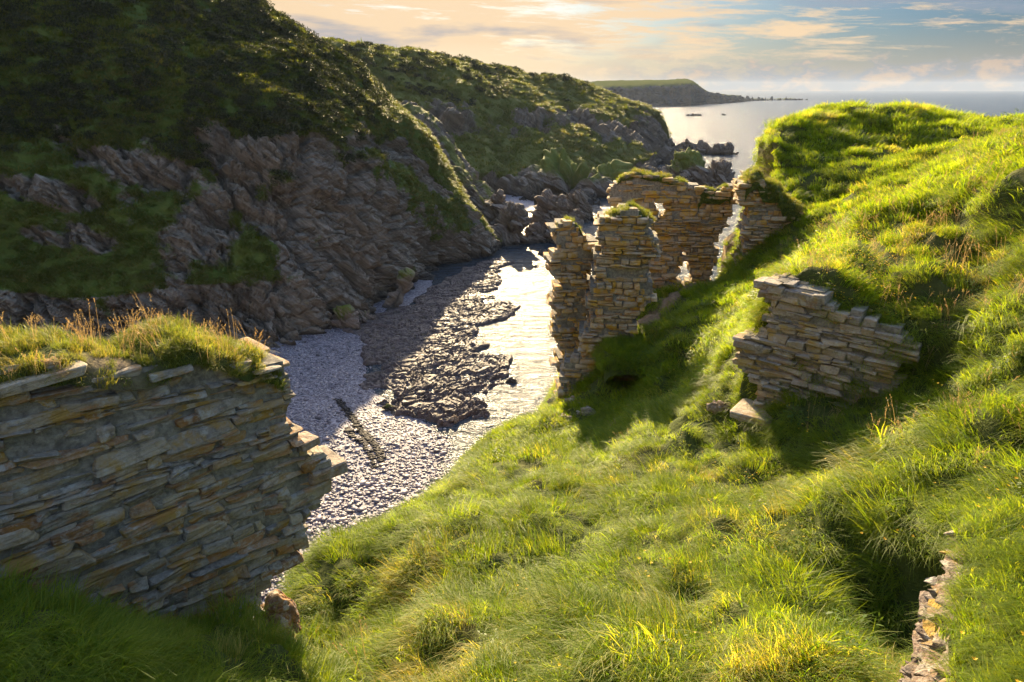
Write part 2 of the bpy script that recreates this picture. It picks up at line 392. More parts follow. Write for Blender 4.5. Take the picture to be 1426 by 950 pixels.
def stalk_mesh(name, m, n, rad, length, seed, head=0.09, lean=0.25):
    r = np.random.default_rng(seed); V, Fc, B = [], [], []
    def strip(pts, w):
        i = len(V); c = r.uniform()
        s = r.normal(size=3); s[2] = 0; s /= np.linalg.norm(s)
        for p, ww in zip(pts, w):
            V.append(tuple(p - s * ww)); V.append(tuple(p + s * ww)); B.extend([c, c])
        for k in range(len(pts) - 1): Fc.append((i + 2 * k, i + 2 * k + 1, i + 2 * k + 3, i + 2 * k + 2))
    for k in range(n):
        a = r.uniform(0, 6.28); q = rad * math.sqrt(r.uniform()); b = np.array([q * math.cos(a), q * math.sin(a), -0.03]); L = length * r.uniform(0.55, 1.0)
        h = r.normal(0, 1.2); d = np.array([math.cos(h), math.sin(h), 0]); ln = lean * r.uniform(0.3, 1.6)
        f = lambda t: b + np.array([0, 0, L * t * (1 - 0.25 * ln * t)]) + d * L * ln * t ** 2
        strip([f(t) for t in (0, 0.35, 0.7, 0.85)], [0.0022, 0.002, 0.0016, 0.0014])
        for j in range(9):                        # spikelets of the seed head
            t = 0.78 + 0.24 * j / 8; p = f(t); e = r.normal(size=3) * 0.35 + np.array([0, 0, 0.9]) + d * 0.3; e /= np.linalg.norm(e)
            l = head * 0.28 * (1.15 - 0.6 * abs(j / 8 - 0.4))
            strip([p, p + e * l * 0.5, p + e * l], [0.001, 0.0045, 0.0008])
    return make_mesh(name, V, Fc, m, {'blade': B}, True, link=False)
def flower_mesh(name, seed, n=4, size=0.012, hgt=0.2, rad=0.1):
    r = np.random.default_rng(seed); V, Fc, B = [], [], []
    for k in range(n):
        c = np.array([r.normal(0, rad), r.normal(0, rad), hgt * r.uniform(0.7, 1.1)])
        for j in range(5):
            a = j * 1.257 + r.uniform(0, 0.5); i = len(V); d = np.array([math.cos(a), math.sin(a), r.uniform(0.1, 0.8)]); s = np.array([-math.sin(a), math.cos(a), 0])
            V += [tuple(c), tuple(c + d * size * 0.5 - s * size * 0.3), tuple(c + d * size * 0.9), tuple(c + d * size * 0.5 + s * size * 0.3)]; Fc.append((i, i + 1, i + 2, i + 3)); B += [r.uniform()] * 4
    return make_mesh(name, V, Fc, M_FLOWER, {'blade': B}, False, link=False)
def herb_mesh(name, m, n, hgt, leaf, seed):
    r = np.random.default_rng(seed); V, Fc, B = [], [], []
    for k in range(n):
        a = r.uniform(0, 6.28); rr = r.uniform(0.02, 0.16); z = hgt * r.uniform(0.15, 1.0); c = np.array([rr * math.cos(a), rr * math.sin(a), z]); col = r.uniform()
        d = np.array([math.cos(a + r.normal(0, 0.5)), math.sin(a + r.normal(0, 0.5)), r.normal(0.15, 0.35)]); d /= np.linalg.norm(d); s = np.cross(d, (0, 0, 1)); L = leaf * r.uniform(0.6, 1.3); i = len(V)
        V += [tuple(c), tuple(c + d * L * 0.45 - s * L * 0.22), tuple(c + d * L - np.array([0, 0, 0.15 * L])), tuple(c + d * L * 0.45 + s * L * 0.22)]; Fc.append((i, i + 1, i + 2, i + 3)); B += [col] * 4
    return make_mesh(name, V, Fc, m, {'blade': B}, True, link=False)
C_MEADOW = proto_coll('meadow_clumps', [
    blade_mesh('a_fine', M_GRASS, 110, 0.17, 0.36, 0.0042, 0.9, 0.45, 1), blade_mesh('b_fine', M_GRASS, 110, 0.19, 0.44, 0.0042, 1.05, 0.35, 2),
    blade_mesh('c_mid', M_GRASS, 80, 0.16, 0.32, 0.006, 0.7, 0.8, 3), blade_mesh('d_broad', M_GRASS, 26, 0.14, 0.38, 0.012, 0.85, 1.4, 4),
    blade_mesh('e_fine', M_GRASS, 120, 0.21, 0.28, 0.0045, 0.95, 0.6, 5), herb_mesh('f_herb', M_LEAF, 60, 0.30, 0.05, 6)])
C_FARM = proto_coll('far_clumps', [
    blade_mesh('a_far', M_GRASS, 90, 0.3, 0.40, 0.012, 0.8, 0.7, 11), blade_mesh('b_far', M_GRASS, 90, 0.32, 0.46, 0.012, 0.95, 0.6, 12),
    blade_mesh('c_far', M_GRASS, 70, 0.28, 0.34, 0.016, 0.6, 1.0, 13), herb_mesh('d_far', M_LEAF, 80, 0.4, 0.08, 14)])
C_TURF = proto_coll('turf_clumps', [
    blade_mesh('a_turf', M_TURF, 80, 0.12, 0.24, 0.005, 0.6, 1.1, 21), blade_mesh('b_turf', M_TURF, 80, 0.13, 0.30, 0.005, 0.8, 0.9, 22), blade_mesh('c_turf', M_TURF, 60, 0.12, 0.18, 0.006, 0.5, 1.6, 23)])
C_STALK = proto_coll('seed_stalks', [stalk_mesh('a_stalk', M_SEED, 7, 0.14, 0.55, 31), stalk_mesh('b_stalk', M_SEED, 5, 0.12, 0.65, 32), stalk_mesh('c_stalk', M_SEED, 9, 0.16, 0.45, 33)])
C_HILL = proto_coll('hill_tufts', [
    blade_mesh('a_hill', M_HEATH, 50, 0.7, 0.7, 0.06, 0.8, 1.0, 41, 2), blade_mesh('b_hill', M_HEATH, 50, 0.8, 0.9, 0.06, 0.9, 0.8, 42, 2)])
C_GORSE = proto_coll('gorse_bushes', [bush_mesh('a_gorse', M_GORSE, 420, 1.1, 0.26, 51), bush_mesh('b_gorse', M_GORSE, 420, 1.3, 0.26, 52), bush_mesh('c_gorse', M_GORSE, 360, 1.0, 0.3, 53)])
C_FLOWER = proto_coll('trefoil', [flower_mesh('a_flower', 61), flower_mesh('b_flower', 62, 3), flower_mesh('c_flower', 63, 6)])

def sample_grid(G, dens, rg):
    """random points on a grid surface; dens = wanted number per square metre at each vertex"""
    a, b, c, d = G[:-1, :-1], G[1:, :-1], G[1:, 1:], G[:-1, 1:]
    nr = np.cross(c - a, d - b); ar = 0.5 * np.linalg.norm(nr, axis=-1)
    w = ar * 0.25 * (dens[:-1, :-1] + dens[1:, :-1] + dens[1:, 1:] + dens[:-1, 1:]); n = rg.poisson(w)
    i, j = np.nonzero(n); k = np.repeat(np.arange(len(i)), n[i, j]); i, j = i[k], j[k]
    u, v = rg.uniform(size=(2, len(i), 1))
    p = a[i, j] * (1 - u) * (1 - v) + b[i, j] * u * (1 - v) + c[i, j] * u * v + d[i, j] * (1 - u) * v
    N = nr[i, j]; N /= np.linalg.norm(N, axis=1, keepdims=True) + 1e-9; N *= np.sign(N[:, 2:3] + 1e-9)
    return p, N

# ------------------------------------------------------------------ wall planes (set first: the ground meets them)
class Plane:
    def __init__(s, p0, az):
        s.p = np.array(p0, float); a = R(az); s.d = np.array([math.sin(a), math.cos(a), 0.0])
        n = np.array([s.d[1], -s.d[0], 0.0]); s.n = n if n @ (CAM - s.p) > 0 else -n
    def sh(s, px, py):
        r = ray(px, py); t = ((s.p - CAM) @ s.n) / (r @ s.n); q = CAM + r * t - s.p
        return (q @ s.d, q[2])
    def at(s, a, h, q=0.0): return s.p + s.d * a + np.array([0, 0, h]) + s.n * q
    def poly(s, L): return [s.sh(*p) for p in L]
PL_LEFT = Plane(P(390, 505, 6.4), 44)
PL_MID = Plane(P(1035, 480, 10.6), -50)
PL_BACK = Plane(P(930, 300, 25.5), 98)
PL_P1 = Plane(P(800, 400, 21.0), 84)
PL_P2 = Plane(P(865, 400, 19.6), 96)
PL_STUB = Plane(P(1060, 300, 23.0), 100)

# ------------------------------------------------------------------ hillside (near ground)
ctl = []
def c(px, py, Y): ctl.append(P(px, py, Y))
for px, py, Y in [
    (380, 950, 4.4), (500, 950, 4.2), (700, 950, 3.7), (950, 950, 3.3), (1150, 950, 3.2), (1265, 960, 3.9),
    (425, 892, 6.3), (560, 850, 5.4), (750, 850, 5.0), (1000, 850, 4.5), (1180, 850, 4.6), (1275, 880, 4.5),
    (430, 800, 8.8), (600, 745, 7.8), (800, 745, 7.0), (1000, 745, 6.2), (1200, 745, 5.5), (1330, 720, 5.0),
    (525, 742, 10.8), (612, 684, 12.8), (700, 650, 11.8), (830, 640, 11.2), (1000, 640, 9.2), (1200, 640, 7.2), (1426, 620, 5.8),
    (700, 628, 15.6), (770, 574, 18.8), (900, 590, 13.2), (1000, 570, 11.2), (1050, 588, 10.0), (1120, 588, 9.3), (1200, 570, 8.8), (1280, 560, 8.0), (1426, 520, 7.2),
    (790, 560, 19.0), (860, 552, 17.5), (950, 550, 15.0), (1000, 515, 13.6), (1045, 470, 13.4),
    (880, 500, 18.6), (960, 490, 17.0), (1010, 440, 17.2), (920, 440, 21.4), (900, 425, 23.5), (960, 398, 25.2), (1010, 400, 22.0), (1000, 388, 25.4),
    (1060, 395, 18.2), (1110, 350, 20.5), (1070, 355, 22.0), (1180, 330, 19.0), (1100, 385, 14.0),
    (1140, 375, 12.2), (1150, 420, 10.6), (1230, 330, 12.2), (1250, 440, 9.4), (1320, 290, 11.8), (1426, 240, 11.0), (1426, 330, 9.8), (1426, 420, 8.4), (1330, 400, 9.6), (1600, 300, 8.5), (1600, 180, 11),
    (1600, 620, 4.6), (1600, 850, 3.0),
    (1045, 228, 28), (1075, 190, 29), (1110, 163, 30), (1150, 153, 31), (1220, 151, 31), (1300, 156, 30), (1426, 168, 29), (1560, 160, 29),
    (1090, 235, 26.5), (1160, 215, 26.5), (1260, 200, 26), (1360, 195, 25), (1110, 290, 23.5), (1180, 265, 23), (1260, 250, 21), (1330, 225, 20), (1420, 205, 18), (1250, 290, 15.5)]:
    c(px, py, Y)
    if 450 < px < 1000 and py > 600: ctl[-1][2] -= 0.16
def w(x, y, z): ctl.append(np.array([x, y, 30 + z]))
# ground under and round the left wall, seen from above it
for s_, q_, z_ in [(0.3, 0.4, -6.6), (-0.15, 0.35, -6.6), (-0.45, 0.35, -6.4), (-0.85, 0.35, -5.45), (-1.15, 0.35, -5.1), (-1.8, 0.35, -4.75), (-2.4, 0.35, -4.35), (-2.9, 0.35, -4.05), (-4.2, 0.4, -3.6), (-1.0, 1.3, -5.0), (-2.0, 1.4, -4.35), (-3.2, 1.6, -3.6), (-3.8, 2.4, -3.2),
                   (-0.3, -0.6, -6.6), (-1.5, -0.8, -6.6), (-3.0, -0.8, -6.2), (-5.0, -0.8, -5.4), (-0.5, -3.0, -11), (-2.5, -3.2, -11), (-5, -3.4, -10.5), (-8, -3, -9), (-1, -8, -21), (-4, -9, -22), (-8, -9, -21), (-2, -16, -30.6), (-8, -17, -30.6), (-14, -14, -28)]:
    p = PL_LEFT.at(s_, 0, q_); ctl.append(np.array([p[0], p[1], 30 + z_]))
# round the camera and to its right
for x, y, z in [(0, 0, -2.7), (-2, 0, -3.0), (2.2, 0, -2.9), (5, 0, -2.2), (9, 3, -1.6), (2.6, 2.6, -3.7), (3.4, 3.4, -3.6), (5, 2, -2.4), (-6, -2, -3.4), (0, -4, -1.5), (-10, -6, -5), (8, -4, -1)]: w(x, y, z)
# the fall to the beach and the sea beyond the break of slope
EDGE = [(-3.2, 8.6), (-2.0, 10.9), (-1.1, 12.9), (-0.1, 15.6), (1.2, 18.9)]
for x, y in EDGE:
    for o, z in ((2.2, -11.4), (5.5, -17.0), (9.5, -23.5), (14, -30.5), (22, -31.5)):
        w(x - 0.80 * o, y + 0.60 * o, z - 0.0)
for x, y, z in [(1.2, 23, -12.5), (-2, 27, -19), (-6, 32, -27), (-12, 38, -31.5), (2.5, 27, -12), (1.5, 32, -20), (-2, 40, -31), (6.5, 28.5, -11), (5.5, 32, -16), (4, 38, -22), (2, 46, -31.5), (8.6, 28.2, -10), (9.0, 33, -17), (9, 42, -24), (9, 52, -31.5),
                (12, 33, -3.6), (13, 38, -10), (14, 46, -22), (15, 58, -31.5), (18, 35, -2.2), (20, 42, -10), (24, 52, -22), (28, 66, -31.5), (28, 34, -2), (34, 44, -12), (44, 56, -28), (40, 25, 0), (30, 12, 1), (60, 40, -20), (20, 5, -0.5), (20, 20, -0.6), (60, 10, -5)]: w(x, y, z)
ctl = np.array(ctl)
def tps_fit(xy, z, lam):
    n = len(xy); d = np.linalg.norm(xy[:, None] - xy[None], axis=-1); K = np.where(d > 0, d * d * np.log(d + 1e-9), 0) + lam * np.eye(n)
    Pm = np.concatenate([np.ones((n, 1)), xy], 1); A = np.zeros((n + 3, n + 3)); A[:n, :n] = K; A[:n, n:] = Pm; A[n:, :n] = Pm.T
    return np.linalg.solve(A, np.concatenate([z, np.zeros(3)]))
# fit in a space stretched with distance, so near and far points weigh alike
def warp(xy):
    r = np.linalg.norm(xy, axis=-1, keepdims=True); return xy / (r + 1e-6) * np.log1p(r / 3.0) * 6
TW = tps_fit(warp(ctl[:, :2]), ctl[:, 2], 0.02)
def ground_z(xy):
    xy = np.asarray(xy, float); sh = xy.shape[:-1]; q = xy.reshape(-1, 2); out = np.empty(len(q)); k = warp(ctl[:, :2])
    for i in range(0, len(q), 20000):
        a = warp(q[i:i + 20000]); d = np.linalg.norm(a[:, None] - k[None], axis=-1); K = np.where(d > 1e-9, d * d * np.log(d + 1e-12), 0)
        out[i:i + 20000] = K @ TW[:-3] + TW[-3] + a @ TW[-2:]
    out = out.reshape(sh)
    # the gully down to the sea behind the ruin
    ax = xy[..., 0] - np.interp(xy[..., 1], [25.0, 28.5, 33.0], [9.75, 10.5, 11.8]); fg = sst(0.45, -0.1, ax) * sst(25.5, 26.1, xy[..., 1]) * sst(2.5, 4.0, xy[..., 0])
    out = out * (1 - fg) + np.minimum(out, 21.6 - (xy[..., 1] - 25.5) * 1.6) * fg
    # the earth held back by the mid wall: a clean step at its face
    p = np.concatenate([xy - PL_MID.p[:2]], -1); s = p @ PL_MID.d[:2]; q = p @ PL_MID.n[:2]
    ins = sst(-3.4, -2.9, s) * (1 - sst(-0.15, 0.15, s))
    front = np.interp(s, [-3.2, -1.6, 0.2], [25.9, 25.3, 24.62])
    f = ins * sst(-0.30, -0.12, q) * (1 - sst(0.5, 1.6, q))
    out = out * (1 - f) + np.minimum(out, front) * f
    top = np.interp(s, [-3.2, -1.6, 0.0], [26.95, 27.0, 26.85])
    b = ins * (1 - sst(-0.42, -0.25, q)) * sst(-1.6, -0.6, q)
    return out * (1 - b) + np.maximum(out, top) * b
NR, NTH = 440, 760
rr = np.exp(np.linspace(math.log(0.6), math.log(78), NR)); th = np.linspace(R(-125), R(125), NTH)
XY = np.stack([rr[:, None] * np.sin(th)[None], rr[:, None] * np.cos(th)[None]], -1)
Z = ground_z(XY); Z = np.maximum(Z, -2.5)
G = np.concatenate([XY, Z[..., None]], -1)
pf = G.reshape(-1, 3); gx = np.gradient(Z, axis=0)
near = np.exp(-(np.linalg.norm(XY, axis=-1) / 40) ** 2)
tuss = fbm(pf * np.array([1.1, 1.1, 0.6]), 3, 5).reshape(Z.shape); tus2 = fbm(pf * np.array([0.42, 0.42, 0.3]), 3, 9).reshape(Z.shape)
tus3 = fbm(pf * np.array([1.7, 1.7, 0.9]), 2, 6).reshape(Z.shape)
rise = np.clip(np.abs(tuss), 0, 1)
slope_n = grid_normals(G); slope_n *= np.sign(slope_n[..., 2:3])
steep = slope_n[..., 2]
G[..., 2] += (0.40 * tuss - 0.22 * np.abs(tus3) + 0.55 * tus2) * (0.35 + 0.6 * near + 0.6 * near * sst(0.5, 3.2, XY[..., 0] - 0.12 * XY[..., 1])) * sst(-1, 3, Z)
# bare, rocky lower fall below the break of slope and at the mound's seaward end
bare = np.clip(sst(18.5, 12.5, Z + 2.5 * fbm(pf * 0.2, 3, 77).reshape(Z.shape)), 0, 1)
seaward = sst(1.2, 0.2, np.hypot((XY[..., 0] - 9.3) / 1.6, (XY[..., 1] - 27.5) / 2.2)) * 0.9
path = np.zeros(Z.shape)
PT = [P(893, 442, 21.3)[:2], P(925, 418, 22.6)[:2], P(960, 402, 24.0)[:2], P(985, 396, 25.0)[:2]]
for a, b in zip(PT[:-1], PT[1:]):
    ab = b - a; t = np.clip(((XY - a) @ ab) / (ab @ ab), 0, 1); path = np.maximum(path, sst(0.55, 0.3, np.linalg.norm(XY - a - t[..., None] * ab, axis=-1)))
# hollow under the thick pillar
cx_, cy_, cd_ = proj(G); hol = sst(1.0, 0.55, np.hypot((cx_ - 877) / 34, (cy_ - 538) / 19)) * (np.abs(cd_ - 19) < 5)
hv = np.array([0.1, 1.0, 0.0]); G += (hv * 2.6 + np.array([0, 0, -0.45])) * hol[..., None]; bare = np.maximum(bare, hol); axg = XY[..., 0] - np.interp(XY[..., 1], [25.0, 28.5, 33.0], [9.75, 10.5, 11.8]); bare = np.maximum(bare, sst(1.2, 0.5, axg) * sst(25.4, 26.0, XY[..., 1]) * sst(4, 6, XY[..., 0]))
hb = rock_disp(pf, BED, 0.8, 0.6, 21).reshape(Z.shape)
G += slope_n * ((np.maximum(bare, seaward)) * hb)[..., None]
bare_all = np.clip(np.maximum(np.maximum(bare, seaward), path), 0, 1)
bare_all = bare_all * (1 - 0.75 * sst(25.6, 27.0, Z) * (XY[..., 1] > 25.5))
hillside = tag(make_mesh('hillside', G.reshape(-1, 3), grid_faces(NR, NTH)[:, ::-1], M_SOIL, {'bare': bare_all.ravel()}, True), kind='structure')

# grass on it
px_, py_, dd_ = proj(G)
rad = np.linalg.norm(XY, axis=-1)
d3 = np.linalg.norm(G - CAM, axis=-1)
seen = (px_ > -900) & (px_ < 3000) & (py_ < 2200) & (XY[..., 1] > 0.2) & (Z > 10) & (d3 < 45)
BLD = PL_LEFT.at(*PL_LEFT.sh(392, 868), 0.25)
grass_ok = seen * (1 - bare_all) * (np.hypot(XY[..., 0] - BLD[0], XY[..., 1] - BLD[1]) > 0.75)
hidden_left = (XY[..., 0] < -3.0 - 0.0 * XY[..., 1]) & (Z < 22)
def lean_field(p, N, rg, k=0.75):
    down = N.copy(); down[:, 2] = 0; down /= np.linalg.norm(down, axis=1, keepdims=True) + 1e-6
    a = 2.2 * fbm(p * 0.35, 2, 88) + rg.normal(0, k, len(p)); ca, sa = np.cos(a), np.sin(a)
    wind = np.array([-0.75, -0.45, 0]); v = down * 0.7 + wind * 0.6
    return np.stack([v[:, 0] * ca - v[:, 1] * sa, v[:, 0] * sa + v[:, 1] * ca, np.zeros(len(p))], 1)
rg = np.random.default_rng(11)
dens = np.where(d3 < 16, np.clip(520 / (d3 ** 1.45), 0, 55), 0) * grass_ok * (~hidden_left)
dens = dens * np.clip(1.0 + 0.9 * fbm(pf * 0.9, 3, 95).reshape(Z.shape), 0.25, 1.8)
p, N = sample_grid(G, dens, rg)
dist = np.linalg.norm(p - CAM, axis=1)
pick = rg.choice(6, len(p), p=[0.30, 0.29, 0.155, 0.03, 0.21, 0.015])
tin = np.clip(0.42 + 0.85 * fbm(p * 0.45, 3, 91) + rg.normal(0, 0.16, len(p)), 0, 1)
scl = (0.75 + 0.5 * rg.uniform(size=len(p))) * (1 + 0.45 * fbm(p * 0.8, 2, 93)) * 0.95
scatter('grass', p, orient(N * 0.55 + np.array([0, 0, 0.5]), lean_field(p, N, rg)), scl, pick, tin, C_MEADOW)
n_near = len(p)
dens = np.where(d3 >= 15, np.clip(260 / (d3 ** 1.0), 0, 16), 0) * grass_ok * (~hidden_left)
p, N = sample_grid(G, dens, rg)
pick = rg.choice(4, len(p), p=[0.42, 0.36, 0.21, 0.01])
tin = np.clip(0.42 + 0.8 * fbm(p * 0.35, 3, 91) + rg.normal(0, 0.16, len(p)), 0, 1)
scatter('grass', p, orient(N * 0.55 + np.array([0, 0, 0.5]), lean_field(p, N, rg)), (0.7 + 0.5 * rg.uniform(size=len(p))) * (1 + 0.4 * fbm(p * 0.5, 2, 93)), pick, tin, C_FARM)
print('grass', n_near, len(p))

# ------------------------------------------------------------------ sea
def quad(name, x0, x1, y0, y1, z, m, nx=2, ny=2):
    x = np.linspace(x0, x1, nx); y = np.linspace(y0, y1, ny)
    V = np.stack(np.meshgrid(x, y, indexing='ij') + [np.full((nx, ny), z)], -1)
    return make_mesh(name, V.reshape(-1, 3), grid_faces(nx, ny), m, None, True)
tag(quad('sea', -7000, 7000, -200, 6500, 0.0, M_SEA), kind='structure')

# ------------------------------------------------------------------ cliff hill (left)
def cliff(name, cols, per_u, per_v, m, disp, mask_fn, macro=(2.0, 14.0), seed=1):
    Gc = loft(cols, per_u, per_v); nu, nv = Gc.shape[:2]
    nrm = grid_normals(Gc)
    if (nrm.reshape(-1, 3) @ np.array([0, -0.7, 0.7])).mean() < 0: nrm = -nrm; flip = True
    else: flip = False
    q = Gc.reshape(-1, 3)
    mac = fbm(q / macro[1], 5, seed, 0.5) * macro[0]
    Gc = Gc + nrm * mac.reshape(nu, nv, 1)
    msk = mask_fn(Gc, nrm)
    rock = (1 - msk)
    q = Gc.reshape(-1, 3)
    d = disp(q).reshape(nu, nv)
    rough = fbm(q * 0.9, 3, seed + 9).reshape(nu, nv) * 0.25
    Gc = Gc + nrm * (d * (0.12 + 0.88 * rock) + rough)[..., None]
    f = grid_faces(nu, nv)
    if flip: f = f[:, ::-1]
    sm = msk.ravel()[f].mean(1) > 0.55
    o = tag(make_mesh(name, Gc.reshape(-1, 3), f, m, {'mask': msk.ravel()}, sm), kind='structure')
    return Gc, nrm, msk
def col(pts, back, zb=-2.0):
    out = [PZ(pts[0][0], pts[0][1], 0.4) if len(pts[0]) == 2 else P(*pts[0])]
    out += [P(*p) for p in pts[1:]]
    first = out[0] + np.array([0.5, -3.0, 0]); first[2] = zb
    last = out[-1]
    return [first] + out + [last + np.array(b, float) for b in back]
bk = [(2, 14, 1.0), (4, 40, -4)]
A = [col([(-700, 640), (-680, 430, 46), (-640, 240, 52), (-600, 20, 66), (-560, -380, 92)], bk),
     col([(-300, 560), (-300, 410, 57), (-290, 235, 64), (-280, 40, 77), (-260, -260, 100)], bk),
     col([(0, 525), (0, 400, 66), (0, 225, 74), (0, 60, 85), (0, -150, 106)], bk),
     col([(150, 512), (150, 400, 70), (160, 205, 79), (170, 60, 91), (185, -70, 109)], bk),
     col([(300, 502), (300, 380, 75), (300, 180, 86), (300, 85, 97), (302, 4, 114)], bk),
     col([(400, 490), (400, 380, 79), (405, 170, 91), (405, 110, 102), (408, 60, 116)], [(3, 14, 0), (6, 40, -8)]),
     col([(470, 456), (470, 370, 86), (475, 190, 97), (480, 140, 108), (488, 112, 119)], [(3, 12, -2), (8, 35, -14)]),
     col([(530, 432), (530, 355, 92), (530, 240, 102), (540, 175, 112), (553, 152, 121)], [(3, 10, -4), (8, 30, -20)]),
     col([(590, 392), (590, 335, 106), (588, 270, 113), (586, 228, 119), (592, 206, 123)], [(3, 8, -5), (8, 25, -24)]),
     col([(645, 366), (643, 330, 116), (638, 298, 119), (634, 280, 122), (636, 267, 125)], [(3, 6, -6), (7, 18, -18)]),
     col([(690, 352), (690, 343, 121), (686, 334, 123), (681, 327, 125), (678, 320, 126)], [(2, 4, -3), (5, 10, -9)]),
     [PZ(712, 346, 0.0) + np.array(o) for o in ((0, -1, -2), (0, 0, -0.5), (0, 1, -0.4), (0, 2, -0.3), (0, 3, -0.3), (0, 4, -0.5), (0, 6, -1.2), (0, 10, -2))]]
def blob(x, y, cx, cy, rx, ry, rot=0):
    a = R(rot); u = (x - cx) * math.cos(a) + (y - cy) * math.sin(a); v = -(x - cx) * math.sin(a) + (y - cy) * math.cos(a)
    return np.exp(-((u / rx) ** 2 + (v / ry) ** 2))
def mask_A(Gc, nrm):
    x, y, _ = proj(Gc); q = Gc.reshape(-1, 3)
    n = fbm(q / 7, 4, 71).reshape(x.shape); n2 = fbm(q / 2.2, 3, 75).reshape(x.shape)
    line = np.interp(y, [120, 170, 250, 330, 400, 470], [560, 265, 285, 345, 395, 420])
    rock = sst(-30, 45, x - line) * sst(150, 200, y - 0.10 * np.abs(x - 450)) * 1.0
    for b in [(180, 225, 120, 32, 12), (275, 320, 60, 75, 40), (60, 265, 90, 22, 10), (300, 190, 40, 24, 30), (120, 330, 45, 18, 20), (405, 440, 60, 60, 0), (60, 330, 50, 12, 15), (30, 420, 60, 14, 10)]:
        rock = np.maximum(rock, 1.15 * blob(x, y, *b))
    for b, k in [((500, 215, 70, 26, 35), .5), ((600, 300, 20, 55, -25), .7), ((640, 300, 16, 40, -30), .8), ((400, 250, 28, 18, 0), .4), ((500, 400, 25, 25, 0), .45), ((360, 330, 30, 50, -15), .7), ((560, 250, 20, 30, 0), .4), ((455, 330, 18, 18, 0), .4), ((470, 425, 25, 16, 0), .5)]:
        rock = rock - k * blob(x, y, *b)
    lv = np.linspace(0, 1, x.shape[1])[None, :]
    rock = np.where(np.broadcast_to(lv > 0.80, x.shape), 0.1, rock)
    rock = np.where(np.broadcast_to(lv < 0.2, x.shape), 1.0, rock)
    return np.clip(1 - (rock + 0.9 * n + 0.5 * n2 - 0.5) * 2.2 - 0.5, 0, 1)
GA, NA, MA = cliff('cliff_hill', A, [30, 50, 55, 60, 60, 55, 55, 50, 45, 40, 16], [14, 60, 100, 70, 70, 16, 12], M_CLIFF,
                   lambda q: rock_disp(q, BED, 1.3, 1.0, 5) + 0.55 * rock_disp(q, BED, 1.0, 2.6, 6), mask_A, (2.6, 16.0), 3)
def cover(Gc, nrm, msk, name, dens, coll, npick, sc, seed, up=0.6, reg=None, tintf=0.1):
    rg = np.random.default_rng(seed); x, y, _ = proj(Gc)
    ok = (x > -400) & (x < 1500) & (y > -350) & (Gc[..., 2] > 1.5)
    dn = dens * ok * (msk > 0.5)
    if reg is not None: dn = dn * reg(x, y, Gc)
    p, N = sample_grid(Gc, dn, rg)
    tn = np.clip(0.45 + 0.6 * fbm(p * tintf, 3, seed) + rg.normal(0, 0.15, len(p)), 0, 1)
    ln = N.copy(); ln[:, 2] = 0; ln += rg.normal(0, 0.5, ln.shape)
    s = sc * rg.uniform(0.6, 1.35, len(p)) * (1 + 0.4 * fbm(p * 0.15, 2, seed + 3))
    print(name, len(p))
    return scatter(name, p, orient(N * (1 - up) + np.array([0, 0, up]), ln), s, rg.integers(0, npick, len(p)), tn, coll)
cover(GA, NA, MA, 'heath_grass', 2.2, C_HILL, 2, 0.85, 13)
gorse_reg = lambda x, y, q: sst(0.0, 0.5, fbm(q.reshape(-1, 3) / 9, 3, 99).reshape(x.shape) + (235 - y + 0.10 * (x - 100) * (x > 350) - 0.15 * np.clip(150 - x, 0, 400)) / 110) * sst(560, 490, x)
cover(GA, NA, MA, 'gorse', 0.6, C_GORSE, 3, 0.95, 17, 0.7, gorse_reg)

# ------------------------------------------------------------------ spur behind it, cove hill and far headland
S = [[P(520, 330, 150), P(525, 260, 150), P(535, 190, 149), P(548, 152, 150), P(575, 150, 165)],
     [P(590, 345, 140), P(588, 270, 142), P(588, 205, 145), P(592, 172, 147), P(615, 178, 165)],
     [P(630, 350, 136), P(628, 300, 140), P(628, 250, 144), P(630, 222, 147), P(655, 232, 165)],
     [P(665, 348, 134), P(664, 315, 139), P(662, 285, 143), P(664, 262, 147), P(690, 275, 162)],
     [P(700, 346, 133), P(698, 325, 139), P(692, 305, 143), P(690, 292, 147), P(712, 300, 160)],
     [P(728, 352, 131), P(722, 340, 138), P(716, 332, 143), P(712, 327, 147), P(726, 330, 156)]]
for s_ in S: s_[0][2] = -1; s_.append(s_[-1] + np.array([3, 12, -22.0]))
def mask_S(Gc, nrm):
    n = fbm(Gc.reshape(-1, 3) / 6, 4, 31).reshape(Gc.shape[:2]); lv = np.linspace(0, 1, Gc.shape[1])[None, :]
    return np.clip(0.45 + (n + 0.5 * sst(0.3, 0.6, lv) - 0.42) * 2.0, 0, 1)
GS, NS, MS = cliff('spur_hill', S, 34, [30, 40, 40, 30, 10], M_HILL2, lambda q: rock_disp(q, BED, 1.4, 1.4, 8), mask_S, (2.2, 14), 5)

bk2 = [(6, 22, 2.0), (14, 70, -2)]
H = [[P(380, 330, 160), P(380, 250, 170), P(380, 160, 190), P(385, 72, 222)],
     [P(470, 318, 166), P(470, 240, 180), P(470, 150, 200), P(470, 68, 230)],
     [P(545, 310, 170), P(545, 230, 184), P(545, 145, 206), P(545, 72, 236)],
     [P(615, 300, 174), P(615, 228, 188), P(615, 150, 212), P(615, 92, 246)],
     [P(690, 278, 182), P(690, 232, 196), P(690, 160, 226), P(690, 106, 262)],
     [P(765, 285, 182), P(765, 235, 200), P(763, 165, 236), P(760, 116, 280)],
     [P(835, 280, 186), P(832, 225, 214), P(830, 168, 256), P(828, 128, 298)],
     [P(895, 255, 214), P(890, 215, 248), P(886, 172, 286), P(880, 139, 312)],
     [P(935, 222, 268), P(926, 205, 288), P(918, 178, 306), P(907, 150, 320)],
     [P(955, 213, 300), P(944, 204, 310), P(936, 188, 318), P(926, 164, 326)],
     [P(962, 209, 318), P(952, 206, 322), P(946, 202, 326), P(940, 198, 330)]]
